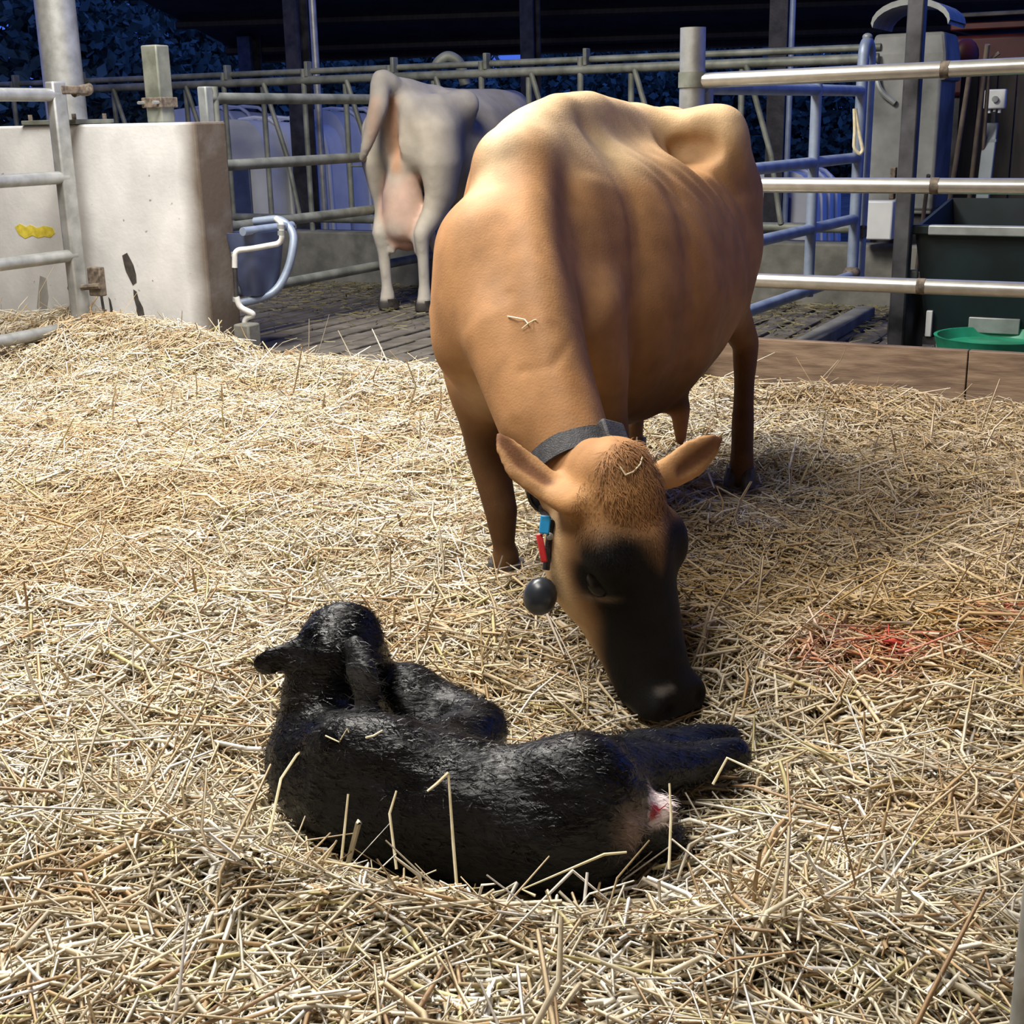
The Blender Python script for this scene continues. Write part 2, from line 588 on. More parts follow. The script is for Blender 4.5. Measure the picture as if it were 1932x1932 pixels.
HH = cam_vec(0.205, 0.967, -0.15)
HR = cam_vec(-0.783, 0.254, 0.568)
HR = HR - HH * (HR @ HH); HR /= np.linalg.norm(HR)
HN = np.cross(HR, HH)
if HN @ (-_F) < 0: HN = -HN
POLL = at(1207, 873, 2.56)


def HP(h, r, n):
    return POLL + 1.09 * h * HH + 1.27 * r * HR + 1.27 * n * HN


cow_field = Field((-0.42, 2.15, -0.02), (1.05, 4.85, 1.36), 0.0085)
F = cow_field
# trunk: barrel
F.chain([W(-.20, .03, .80), W(-.05, .03, .79), W(.15, .055, .765), W(.35, .06, .72), W(.55, .05, .70), W(.75, .04, .72), W(.95, .01, .82), W(1.15, 0, .90), W(1.24, 0, .94)],
        [(.13, .20), (.15, .27), (.19, .325), (.26, .385), (.315, .405), (.32, .385), (.27, .28), (.2, .22), (.12, .15)], L2, k=0.06)
# spine
F.chain([W(-.05, 0, 1.09), W(.1, 0, 1.14), W(.25, 0, 1.18), W(.45, 0, 1.185), W(.65, 0, 1.16), W(.85, 0, 1.135), W(1.1, 0, 1.13), W(1.26, 0, 1.10)],
        [.06, .06, .055, .055, .055, .06, .06, .045], L2, k=0.16)
for sgn in (-1, 1):
    # shoulder blade and upper arm
    so, tt = (.10, 1.0) if sgn > 0 else (.06, .72)
    F.chain([W(.08 + so, sgn * (.055 if sgn > 0 else .04), 1.09), W(.06 + so, sgn * .14 * tt, .96), W(.0 + so, sgn * .175 * tt, .80), W(-.05 + so * .6, sgn * .18 * tt, .70)],
            [(.032, .10 if sgn > 0 else .07), (.05, .135), (.058, .15), (.062, .13)], L2, k=0.05 if sgn > 0 else .12)
    # loin shelf, hook, pin
    F.chain([W(.80, sgn * .03, 1.145), W(.84, sgn * .15, 1.14), W(.86, sgn * .245, 1.125)], [.05, .045, .05], L2, k=0.045)
    F.chain([W(.86, sgn * .245, 1.11), W(.98, sgn * .26, .92), W(1.0, sgn * .24, .75)], [(.05, .07), (.08, .15), (.085, .15)], L2, k=0.10)
    F.chain([W(.88, sgn * .22, 1.08), W(1.1, sgn * .16, 1.05), W(1.25, sgn * .11, 1.04)], [(.05, .06), (.06, .08), (.045, .05)], L2, k=0.12)
# flank hollow in front of the hook
for sgn in (-1, 1):
    F.blob(W(.70, sgn * .235, 1.12), (.095, .115, .105), [U2, L2, Z], k=0.03, sub=True)
    F.blob(W(.775, sgn * .20, 1.075), (.05, .08, .045), [U2, L2, Z], k=0.03, sub=True)
# legs: front right (left in the picture), front left, hind right, hind left
FRK = at(945, 962, 3.32); FRH = at(955, 1082, 3.33)
FLK = W(.08, .225, .32); FLH = W(.06, .22, .03)
HLK = W(1.13, .265, .46); HLH = W(1.0, .30, .04)
HRK = W(1.26, -.16, .46); HRH = W(1.24, -.17, .04)
F.chain([W(-.05, -.145, .70), W(-.04, -.13, .56), FRK * .5 + W(-.04, -.12, .50) * .5, FRK, FRK * .45 + FRH * .55, FRH + [0, 0, .05], FRH + [0, 0, .01]],
        [(.060, .11), (.055, .085), (.052, .062), (.043, .046), (.030, .034), (.038, .042), (.038, .045)], L2, k=0.06)
F.chain([W(-.02, .195, .70), W(.06, .205, .55), W(.075, .215, .42), FLK, FLK * .45 + FLH * .55, FLH + [0, 0, .05], FLH],
        [(.085, .12), (.065, .085), (.05, .06), (.043, .046), (.030, .034), (.038, .042), (.038, .045)], L2, k=0.06)
for K, H_, sgn in ((HLK, HLH, 1), (HRK, HRH, -1)):
    ho = 0 if sgn > 0 else .11
    F.chain([W(.98 + ho, sgn * (.23 - ho), .78), W(.93 + ho, sgn * (.25 - ho), .66), W(1.02 + ho, sgn * (.25 - ho), .56), K, K * .5 + H_ * .5, H_ + [0, 0, .06], H_],
            [(.09, .15), (.075, .12), (.055, .075), (.04, .052), (.030, .036), (.038, .042), (.04, .045)], L2, k=0.07)
# tail
F.chain([W(1.24, 0, 1.10), W(1.31, 0, 1.02), W(1.33, 0, .8), W(1.33, 0, .55), W(1.32, .0, .40)], [.04, .032, .024, .02, .03], L2, k=0.04)
# udder, teats
F.chain([W(.72, .06, .43), W(.85, .06, .44), W(1.0, .04, .52)], [(.10, .09), (.13, .12), (.13, .15)], L2, k=0.08)
TEAT = [W(.80, .05, .40), at(1284, 770, 3.86), at(1284, 832, 3.86)]
F.chain(TEAT, [.05, .028, .014], L2, k=0.05)
# neck : dorsal line seen in the photo, body of the neck below it
dn = np.array([0.0, -0.636, 0.77])
crest = [at(1003, 262, 3.36), at(1003, 400, 3.12), at(1022, 560, 2.93), at(1058, 715, 2.80), at(1098, 845, 2.70), HP(.07, 0, -.10)]
nb = [.20, .18, .155, .135, .115, .10]
na = [.115, .11, .104, .10, .098, .09]
neck = [c - dn * (b + o) for c, b, o in zip(crest[:-1], nb, (.03, .03, .025, .015, .005))] + [crest[-1]]
NL = np.array([0.98, 0.05, 0.05]); NL /= np.linalg.norm(NL)
nlat = [L2, L2 * .6 + NL * .4, NL, NL, NL, -HR]
def resample(arr, m=4):
    arr = np.asarray(arr, float); out = []
    n = len(arr)
    for i in range(n - 1):
        p0, p1, p2, p3 = arr[max(i - 1, 0)], arr[i], arr[i + 1], arr[min(i + 2, n - 1)]
        for k in range(m):
            t = k / m
            out.append(.5 * (2 * p1 + (p2 - p0) * t + (2 * p0 - 5 * p1 + 4 * p2 - p3) * t * t + (3 * p1 - p0 - 3 * p2 + p3) * t ** 3))
    out.append(arr[-1])
    return np.array(out)


F.chain(resample(neck), resample(list(zip(na, nb))), resample(nlat), k=0.055)
F.chain(resample([c - dn * .038 for c in crest[:-1]]), resample([.038, .036, .036, .036, .033]), NL, k=0.08)
# folds of the throat between neck and shoulder
F.chain([W(-.14, -.06, .86), at(935, 640, 3.02), at(985, 800, 2.86)], [(.08, .11), (.075, .085), (.045, .055)], NL, k=0.09)
# brisket
F.chain([W(-.22, -.02, .66), W(-.12, 0, .56)], [(.08, .11), (.10, .12)], L2, k=0.12)
# head
st = [(0.018, -.078, .060, .068), (.08, -.088, .083, .090), (.15, -.10, .092, .110), (.22, -.106, .084, .108),
      (.30, -.100, .074, .100), (.38, -.080, .064, .080), (.44, -.064, .060, .064), (.485, -.058, .058, .050)]
F.chain([HP(h, 0, n) for h, n, a, b in st], [(a * 1.25, b * 1.25) for h, n, a, b in st], HR, k=0.03)
F.chain([HP(.005, 0, -.05), HP(.035, 0, -.035)], [(.055, .04), (.06, .035)], HR, k=0.05)     # poll knob
for sgn in (-1, 1):
    F.blob(HP(.165, sgn * .070, -.045), (.062, .038, .044), [HH, HR, HN], k=0.035)               # brow
    F.blob(HP(.19, sgn * .055, -.15), (.103, .045, .083), [HH, HR, HN], k=0.05)                  # cheek
    F.blob(HP(.205, sgn * .102, -.064), (.027, .020, .023), [HH, HR, HN], k=0.02, sub=True)     # socket
    F.blob(HP(.462, sgn * .040, -.030), (.034, .030, .036), [HH, HR, HN], k=0.03)                 # nostril wing
    F.blob(HP(.470, sgn * .037, .002), (.024, .016, .022), [HH * .8 + HR * sgn * .6, HR * .8 - HH * sgn * .6, HN], k=0.010, sub=True)   # nostril
F.chain([HP(.36, 0, -.12), HP(.45, 0, -.105)], [(.054, .030), (.052, .034)], HR, k=0.03)      # lower jaw
# ears
ER = [HP(.055, .085, -.08), at(1040, 925, 2.62), at(985, 880, 2.64), at(952, 838, 2.66), at(941, 822, 2.67)]
EL = [HP(.055, -.085, -.08), at(1272, 888, 2.72), at(1312, 862, 2.74), at(1345, 838, 2.76), at(1358, 826, 2.77)]
for E, nrm in ((ER, cam_vec(0.45, -0.35, 0.8)), (EL, cam_vec(-0.25, 0.5, 0.8))):
    ax = E[-1] - E[0]; ax /= np.linalg.norm(ax)
    wl = np.cross(ax, nrm); wl /= np.linalg.norm(wl)
    F.chain(E, [(.030, .026), (.040, .020), (.046, .016), (.028, .012), (.010, .009)], wl, k=0.025)
    nn = np.cross(wl, ax)
    if nn @ nrm < 0: nn = -nn
    EI = [E[1] * .8 + E[2] * .2 + nn * .026, E[2] + nn * .024, E[3] + nn * .018]
    F.chain(EI, [(.020, .018), (.032, .020), (.017, .014)], wl, k=0.008, sub=True)
V, Q = F.mesh(smooth=6)
Nn = vnormals(V, Q)
rel = V - WITH
s_ = rel @ U2; t_ = rel @ L2; z_ = V[:, 2]
# ribs and folds
rib = np.cos(2 * np.pi * (s_ - 0.80 * (1.05 - z_) + .006 * wob(V, 9, 6, 2)) / 0.085) * (.7 + .4 * wob(V, 5, 6, 7))
mask = sstep(s_, .26, .38) * (1 - sstep(s_, .76, .90)) * sstep(z_, .58, .74) * (1 - sstep(z_, 1.02, 1.12)) * sstep(np.abs(t_), .12, .2)
V = V + Nn * (0.0042 * rib * mask)[:, None]
V = V + Nn * (0.003 * wob(V, 22, 8, 3) * sstep(s_, -.3, 0))[:, None]
# furrow between neck and right shoulder, skin folds on the neck
def furrow(pts3, width, depth, cond):
    global V
    best = np.full(len(V), 9.0)
    for a_, b_ in zip(pts3[:-1], pts3[1:]):
        ab = b_ - a_
        t0 = np.clip(((V - a_) @ ab) / (ab @ ab), 0, 1)
        dv = V - (a_ + t0[:, None] * ab)
        dv[:, 1] *= .25
        best = np.minimum(best, np.linalg.norm(dv, axis=1))
    V = V - Nn * (depth * np.exp(-(best / width) ** 2) * cond)[:, None]


front = sstep(-(Nn @ _F), .05, .3) * (1 - sstep(s_, .05, .2))
furrow([at(893, 430, 3.25), at(905, 560, 3.15), at(908, 690, 3.08), at(898, 760, 3.05)], .020, .012, front)
furrow([at(962, 560, 3.0), at(955, 680, 2.95), at(975, 790, 2.85)], .016, .006, front)
furrow([at(1085, 640, 2.82), at(1040, 690, 2.82), at(985, 700, 2.85)], .010, .003, front)
Nn = vnormals(V, Q)
q = (V - POLL)
hh = q @ HH / 1.09; hr = q @ HR / 1.27; hn = q @ HN / 1.27
headm = sstep(hh, -.02, .05) * (1 - sstep(np.linalg.norm(q, axis=1), .60, .64)) * sstep(-(V[:, 1] - 2.85), 0, .05) * sstep(hn, -.26, -.22)
C = np.tile(np.array([0.37, 0.195, 0.088]), (len(V), 1))
nz = wob(V, 6, 10, 1)
# pale top line and thigh with painted light, dark lower side mostly painted shade, browner shoulder and legs
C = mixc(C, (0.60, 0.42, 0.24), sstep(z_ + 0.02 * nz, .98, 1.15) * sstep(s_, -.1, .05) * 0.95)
C = mixc(C, (0.70, 0.55, 0.36), np.exp(-((s_ + .07) / .13) ** 2 - ((t_ - .005) / .055) ** 2) * sstep(z_, .85, 1.0) * 0.95)
C = mixc(C, (0.62, 0.46, 0.27), np.exp(-((s_ - .28) / .16) ** 2) * sstep(z_, .98, 1.10) * sstep(np.abs(t_), .02, .12) * .75)
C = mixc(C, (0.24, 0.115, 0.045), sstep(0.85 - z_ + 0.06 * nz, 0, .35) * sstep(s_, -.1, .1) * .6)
C = mixc(C, (0.25, 0.11, 0.04), sstep(wob(V, 9, 10, 5) + 0.6 * wob(V, 30, 8, 9), .45, 1.1) * sstep(s_, .25, .5) * sstep(.95 - z_, 0, .2) * .55)
C = mixc(C, (0.33, 0.15, 0.055), np.exp(-((s_ + .02) / .16) ** 2 - ((t_ + .23) / .08) ** 2 - ((z_ - .78) / .22) ** 2) * .5)
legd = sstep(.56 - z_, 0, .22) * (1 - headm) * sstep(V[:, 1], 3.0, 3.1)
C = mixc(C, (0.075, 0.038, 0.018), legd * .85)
fold = at(905, 775, 3.10)
C = mixc(C, (0.62, 0.46, 0.30), np.exp(-np.sum(((V - fold) / np.array([.05, .10, .07])) ** 2, 1)) * .8)
C = mixc(C, (0.30, 0.13, 0.045), np.exp(-np.sum(((V - at(1078, 735, 2.80)) / np.array([.035, .08, .05])) ** 2, 1)) * .6 * (0.6 + .5 * wob(V, 60, 8, 1)))
C = C * (1 + .10 * wob(V, 18, 10, 15) * (1 - headm) + .06 * wob(V, 55, 10, 25))[:, None]
for k_, (cx_, cy_, cd_) in enumerate(((1015, 470, 3.03), (1025, 540, 2.95), (1035, 600, 2.9), (1050, 680, 2.83))):
    C = mixc(C, (0.24, 0.11, 0.045), np.exp(-np.sum(((V - at(cx_, cy_, cd_)) / np.array([.012, .06, .035])) ** 2, 1)) * np.clip(.35 + .45 * wob(V, 70, 8, k_), 0, 1))
# udder and teats
du = np.minimum(np.linalg.norm(V - W(.93, 0, .48), axis=1) - .12, np.linalg.norm(V - (TEAT[1] + TEAT[2]) / 2, axis=1) - .03)
C = mixc(C, (0.36, 0.17, 0.085), 1 - sstep(du, 0.0, .05))
# head: dark mask, pale cheek, pale ring round the muzzle
hw = headm
C = mixc(C, (0.50, 0.26, 0.10), hw * (1 - sstep(hh, .0, .16)) * .8)
C = mixc(C, (0.58, 0.40, 0.22), hw * sstep(-hn, .09, .15) * sstep(hr, .0, .06) * sstep(hh, .03, .1) * (1 - sstep(hh, .38, .46)))
dark = hw * sstep(hh + 1.5 * np.abs(hr) + .01 * nz + .010 * wob(V, 40, 8, 4), .10, .225) * sstep(hh + .01 * nz, .065, .145) * (1 - sstep(-hn - 0.04 * sstep(hh, .25, .42) + .01 * nz, .055, .12))
dark = np.maximum(dark, hw * sstep(hh + .55 * (hn + .06), .36, .43))
dark = np.maximum(dark, hw * (1 - sstep(np.linalg.norm(np.stack([(hh - .20) / 1.3, hr - .1, hn + .065], 1), axis=1), .025, .07)))
C = mixc(C, (0.008, 0.0075, 0.0072), dark)
dm = np.linalg.norm(np.stack([(hh - .484) / .8, hr - .052, hn + .085], 1), axis=1)
C = mixc(C, (0.20, 0.175, 0.15), hw * (1 - sstep(dm + .004 * wob(V, 150, 8, 2), .012, .045)) * .65)
dm = np.linalg.norm(np.stack([(hh - .428) / .7, (hr - .036) / 1.2, hn + .004], 1), axis=1)
C = mixc(C, (0.13, 0.11, 0.095), hw * (1 - sstep(dm + .004 * wob(V, 150, 8, 2), .006, .022)) * .75)
C = mixc(C, (0.004, 0.003, 0.003), hw * (1 - sstep(np.linalg.norm(np.stack([hh - .468, np.abs(hr) - .036, hn + .006], 1), axis=1), .010, .018)))
C = mixc(C, (0.32, 0.24, 0.17), hw * np.exp(-((hh - .238 - .15 * (hn + .06)) / .007) ** 2) * np.exp(-((hn + .066) / .028) ** 2) * sstep(np.abs(hr), .05, .07) * .55)
# ears: dark pink-brown inside, pale rim
for E in (ER, EL):
    Ea = np.array(E)
    dd = np.min(np.stack([np.linalg.norm(V - (Ea[i] * (1 - f) + Ea[i + 1] * f), axis=1) for i in range(1, 4) for f in (0, .2, .4, .6, .8)]), 0)
    em = 1 - sstep(dd, .045, .06)
    inn = em * (1 - sstep(dd, .012, .026))
    C = mixc(C, (0.46, 0.26, 0.12), em * .6)
    C = mixc(C, (0.13, 0.055, 0.03), inn * .85)
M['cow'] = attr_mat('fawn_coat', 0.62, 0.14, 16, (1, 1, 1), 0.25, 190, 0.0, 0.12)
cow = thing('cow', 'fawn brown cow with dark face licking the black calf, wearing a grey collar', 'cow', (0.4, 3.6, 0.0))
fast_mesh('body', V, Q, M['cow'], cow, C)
# tousled forelock and short hair over the brow
def hair_patch(n, centre, spread, flow, l0, l1, col, w=.0009):
    d = np.linalg.norm((V - centre) / spread, axis=1)
    idx = np.where((d < 1) & (vn @ (-_F) > -.3))[0]
    idx = RNG.choice(idx, n)
    b = V[idx]; nn = vn[idx]
    tg = flow[None] + RNG.normal(size=(n, 3)) * .35
    tg -= nn * np.sum(tg * nn, 1)[:, None]; tg /= np.linalg.norm(tg, axis=1)[:, None]
    sd = np.cross(nn, tg); ln = RNG.uniform(l0, l1, n)[:, None]
    p1 = b - nn * .001; p2 = b + tg * ln * .55 + nn * ln * .16; p3 = b + tg * ln + nn * ln * .10
    v = np.stack([p1 - sd * w, p1 + sd * w, p2 + sd * w * .8, p2 - sd * w * .8, p3], 1).reshape(-1, 3)
    ii = np.arange(n)[:, None] * 5
    q = np.concatenate([ii + [0, 1, 2], ii + [0, 2, 3], ii + [3, 2, 4]])
    c = C[idx] * RNG.uniform(.7, 1.25, n)[:, None]
    wgt = .4 * np.clip(C[idx][:, :1] / .30, 0, 1) ** 2
    c = c * (1 - wgt) + np.asarray(col) * wgt
    return v, q, np.repeat(c, 5, 0)


vn = vnormals(V, Q)
hs = [hair_patch(1500, HP(.03, 0, -.01), .085, HH, .018, .042, (.26, .12, .05)),
      hair_patch(1300, HP(.09, .03, -.01), .12, HH, .008, .016, (.30, .16, .07), .0007)]
off = 0; hv, hq, hc = [], [], []
for a_, b_, c_ in hs:
    hv.append(a_); hq.append(b_ + off); hc.append(c_); off += len(a_)
fl = fast_mesh('forelock', np.concatenate(hv), np.concatenate(hq), M['cow'], cow, np.concatenate(hc), True, 3)
fl['kind'] = 'stuff'
for sgn in (1, -1):
    MB().ball(HP(.203, sgn * .077, -.064), .034, .024, .029, [HH, HR, HN]).build('eye', M['eye'], cow)


def hoof(parent, p, fwd, size=1.0, m=None):
    """two claws"""
    fwd = np.asarray(fwd, float); fwd = fwd / np.linalg.norm(fwd)
    side = np.cross(Z, fwd)
    mb = MB()
    for sg in (-1, 1):
        rings = []
        for zz, ln, wd, sh in ((0.0, .058, .026, .012), (.025, .052, .025, .008), (.055, .036, .022, -.004)):
            ring = []
            for k in range(10):
                a = 2 * math.pi * k / 10
                ring.append(np.asarray(p) + size * (fwd * (ln * math.cos(a) + sh) + side * (sg * .026 + wd * math.sin(a)) + Z * (zz - .02)))
            rings.append(ring)
        fs = []
        for i in range(2):
            for k in range(10):
                fs.append((i * 10 + k, i * 10 + (k + 1) % 10, (i + 1) * 10 + (k + 1) % 10, (i + 1) * 10 + k))
        fs += [tuple(range(9, -1, -1)), tuple(range(20, 30))]
        mb.add(np.concatenate(rings), fs)
    return mb.build('hoof', m or M['hoof'], parent)


for H_ in (FRH, FLH, HLH, HRH):
    hoof(cow, H_, -U2 + 0.1 * L2)

# collar with buckle, number tags and activity sensor
ck = 0.86
cpos = neck[3] * (1 - ck) + neck[4] * ck
cdir = neck[4] - neck[3]; cdir /= np.linalg.norm(cdir)
e1 = NL - cdir * (NL @ cdir); e1 /= np.linalg.norm(e1)
e2 = np.cross(cdir, e1)
if e2 @ dn < 0: e2 = -e2
ca_, cb_ = na[3] * (1 - ck) + na[4] * ck + .016, nb[3] * (1 - ck) + nb[4] * ck + .014


def ring_band(c, u, v, w, ru, rv, width, thick, a0=0.0, a1=2 * math.pi, n=56, lift=0.0):
    vs = []; fs = []
    closed = abs(a1 - a0 - 2 * math.pi) < 1e-6
    m = n if closed else n + 1
    for i in range(m):
        a = a0 + (a1 - a0) * i / n
        o = u * math.cos(a) + v * math.sin(a)
        p = c + u * (ru * math.cos(a)) + v * (rv * math.sin(a)) + o * lift
        for dw, dt in ((-.5, 0), (.5, 0), (.5, 1), (-.5, 1)):
            vs.append(p + w * (dw * width) + o * (dt * thick))
    for i in range(n):
        j = (i + 1) % m
        for k in range(4):
            fs.append((i * 4 + k, i * 4 + (k + 1) % 4, j * 4 + (k + 1) % 4, j * 4 + k))
    if not closed:
        fs += [(3, 2, 1, 0), tuple((m - 1) * 4 + k for k in range(4))]
    return vs, fs


col_ = MB().add(*ring_band(cpos, e1, e2, cdir, ca_, cb_, .048, .006)).build('collar', M['strap'], cow)
MB().add(*ring_band(cpos + cdir * .006, e1, e2, cdir, ca_, cb_, .046, .007, math.radians(62), math.radians(128), 20, .006)).build('strap_overlap', M['strap'], col_)
ang = math.radians(52)
bo = e1 * math.cos(ang) + e2 * math.sin(ang); bt = -e1 * math.sin(ang) + e2 * math.cos(ang)
MB().box(cpos + e1 * ca_ * math.cos(ang) + e2 * cb_ * math.sin(ang) + bo * .012, bt * .032, cdir * .031, bo * .012).build('buckle', M['strap'], col_, bevel=.006)
MB().tube([cpos + e1 * ca_ * math.cos(ang - .35) + e2 * cb_ * math.sin(ang - .35) + bo * .014 - cdir * .022,
           cpos + e1 * ca_ * math.cos(ang - .35) + e2 * cb_ * math.sin(ang - .35) + bo * .014 + cdir * .026], .005).build('buckle_pin', M['galv'], col_)
SEN = at(1019, 1125, 2.60)
cb0 = cpos - e2 * cb_ * .8 - e1 * ca_ * .75
MB().tube([cb0, at(1040, 985, 2.63), at(1030, 1075, 2.61)], .008, 8).build('hanging_strap', M['strap'], col_)
MB().ball(SEN, .036, .030, .041, [cam_vec(1, .25, 0), cam_vec(0, 0, 1), cam_vec(-.25, 1, 0)]).build('activity_sensor', M['sensor'], col_)
MB().box(at(1028, 990, 2.605), cam_vec(1, .1, .2) * .011, cam_vec(-.1, 1, 0) * .019, cam_vec(0, 0, 1) * .004).build('blue_tag', M['blue_tag'], col_, bevel=.003)
MB().box(at(1022, 1034, 2.60), cam_vec(1, -.2, .2) * .007, cam_vec(.2, 1, 0) * .030, cam_vec(0, 0, 1) * .004).build('red_tag', M['red_tag'], col_, bevel=.003)
for p, r in ((at(1037, 1012, 2.603), .008),):
    MB().ball(p, r).build('ring', M['galv'], col_)

# ------------------------------------------------------------------ the setting
LINE0 = CORNER            # the front line of the pen runs from here along B


def pen(u, v, z=0.0):
    """pen coordinates: u along the front line (B), v away from the viewer (A)"""
    return LINE0 + u * B + v * A + np.array([0, 0, z])


def struct(o):
    o['kind'] = 'structure'
    return o


# base slab and outer yard
g = MB(); g.box((0, 12, -0.28), (30, 0, 0), (0, 24, 0), (0, 0, .10))
struct(g.build('floor_slab', M['concrete_floor'], None, smooth=False))
# unseen roof over the pen, added to block the sky; open at the sides
g = MB(); g.box(pen(1.6, -2.6, 4.6), B * 7.5, A * 5.6, Z * .06)
struct(g.build('ceiling', M['roof'], None, smooth=False))

# unseen barn walls behind and beside the viewer, added to cut blue sky fill
for nm, c_, ex, hz in (('wall_back', pen(1.6, -8.2, 2.2), B * 7.5, 2.4), ('wall_right', pen(8.4, -4.6, 2.2), A * 3.6, 2.4), ('wall_side', pen(-5.8, -4.6, 2.2), A * 3.6, 2.4)):
    th = A * .08 if nm == 'wall_back' else B * .08
    struct(MB().box(c_, ex, th, Z * hz).build(nm, M['wood'], None, smooth=False))

# slatted floor behind the pen : single concrete slats with slots between them, bridged at intervals
sl = MB().box((0, 0, -.06), B * .062, A * 2.6, Z * .06).build('slatted_floor', M['concrete_floor'], None, smooth=False)
sl.location = pen(-3.2, 2.5, -.005); ROOT[sl] = np.zeros(3)
struct(sl)
proto = None
for i in range(1, 62):
    if proto is None:
        proto = MB().box((0, 0, -.06), B * .062, A * 2.6, Z * .06).build('slat', M['concrete_floor'], None, smooth=False, bevel=.006)
        o = proto
    else:
        o = proto.copy(); COL.objects.link(o)
    o.parent = sl
    dv = random.uniform(-.003, .003)
    o.location = B * (.158 * i) + np.array([0, 0, dv])
cb = None
for j in range(11):
    if cb is None:
        cb = MB().box((0, 0, -.062), B * 4.9, A * .06, Z * .055).build('slat_bridge', M['concrete_floor'], None, smooth=False)
        o = cb
    else:
        o = cb.copy(); COL.objects.link(o)
    o.parent = sl
    o.location = B * 4.8 + A * (-2.5 + .5 * j)
# feed kerb under the feed fence
FB = at(560, 398, 10.5) * np.array([1, 1, 0])      # a point under the fence


def feed(u, v, z=0.0):
    return FB + u * B + v * A + np.array([0, 0, z])


g = MB(); g.box(feed(2.2, .02, .13), B * 5.6, A * .11, Z * .25)
struct(g.build('trim_1', M['curb'], None, smooth=False, bevel=.015))
g = MB(); g.box(feed(2.2, 2.6, -.04), B * 8.0, A * 2.4, Z * .06)
struct(g.build('feed_alley', M['concrete_floor'], None, smooth=False))

# ---- concrete wall end at the left with the roof column on it
wl = MB().box((-1.05, .12, .47), (1.05, 0, 0), (0, .12, 0), (0, 0, .72)).build('wall_left', M['wall'], None, smooth=False, bevel=.012)
wl.location = CORNER
wl.rotation_euler = (0, 0, math.atan2(B[1], B[0]))
struct(wl)


def wl_pt(x, y, z):
    return CORNER + x * B + y * A + np.array([0, 0, z])


def blotch(name, cx, cz, pts, m):
    """thin stain standing a hair proud of the wall's front face"""
    vs = []
    for a, b in pts:
        vs.append((cx + a, -.0022, cz + b))
    n = len(vs)
    vs2 = [(x, -.0004, z) for x, y, z in vs]
    o = mesh_obj(name, vs + vs2, [tuple(range(n))[::-1]] + [(i, (i + 1) % n, n + (i + 1) % n, n + i) for i in range(n)], m, None)
    o.parent = wl
    return o


def wall_xz(px, py):
    """where a line of sight meets the wall's front face"""
    v = _F * FPX + _R * (px - 966) + _U * (966 - py)
    nrm = -A
    k = ((CORNER - CAMP) @ nrm) / (v @ nrm)
    p = CAMP + v * k - CORNER
    return p @ B, p[2]


def wall_stain(name, pix, m):
    q = np.array([wall_xz(*p) for p in pix])
    c = q.mean(0)
    return blotch(name, c[0], c[1], [(a, b) for a, b in (q - c)], m)


wall_stain('drip_stain', [(231, 482), (240, 477), (247, 490), (252, 500), (257, 518), (258, 533), (251, 538), (246, 528), (238, 512), (234, 497)], M['grime'])
wall_stain('drip_stain', [(252, 546), (258, 550), (262, 565), (270, 580), (274, 600), (266, 612), (258, 600), (258, 580), (253, 562)], M['grime'])
wall_stain('drip_stain', [(188, 548), (193, 552), (196, 570), (199, 588), (194, 590), (191, 570)], M['grime'])
wall_stain('drip_stain', [(205, 560), (209, 566), (214, 588), (217, 602), (211, 600), (208, 582)], M['grime'])
wall_stain('drip_stain', [(76, 520), (88, 525), (92, 560), (88, 590), (78, 596), (70, 580)], mat('pale_smear', (.30, .29, .27), (.42, .41, .38), .8))
wall_stain('paint_mark', [(29, 428), (38, 422), (50, 428), (58, 424), (70, 430), (84, 426), (100, 430), (104, 440), (96, 448), (84, 446), (72, 449), (62, 444), (48, 450), (36, 442)], M['yellow_mark'])
wall_stain('paint_mark', [(131, 446), (140, 444), (146, 452), (144, 466), (136, 470), (132, 460)], M['yellow_mark'])
# base plate, column, bracket bolts
colp = at(150, 205, 7.55)
t = thing('roof_column', 'thick pale grey steel column standing on the concrete wall at the far left', 'column', wl_pt(-.98, .12, 1.19))
cb_ = wl_pt(-.98, .12, 1.19)
MB().tube([cb_ + Z * .01, cb_ + Z * 3.36], .105, 24).build('shaft', M['galv'], t)
MB().box(cb_ + Z * .014, B * .20, A * .14, Z * .012).build('base_plate', M['galv_dirty'], t, bevel=.004)
for sx in (-1, 1):
    for sy in (-1, 1):
        MB().tube([cb_ + B * .16 * sx + A * .11 * sy + Z * .02, cb_ + B * .16 * sx + A * .11 * sy + Z * .055], .012, 6).build('bolt', M['rust'], t)
t = thing('short_post', 'short square grey post with a clamp on the concrete wall, right of the thick column', 'post', wl_pt(-.34, .14, 1.19))
pb = wl_pt(-.34, .14, 1.19)
MB().box(pb + Z * .19, B * .052, A * .05, Z * .19).build('shaft', M['galv_dirty'], t, bevel=.008)
MB().box(pb + Z * .10, B * .066, A * .064, Z * .025).build('clamp', M['rust'], t, bevel=.004)
for k in (-1, 1):
    MB().tube([pb + Z * .10 + B * .05 * k - A * .05, pb + Z * .10 + B * .05 * k - A * .105], .008, 6).build('bolt', M['galv'], t)


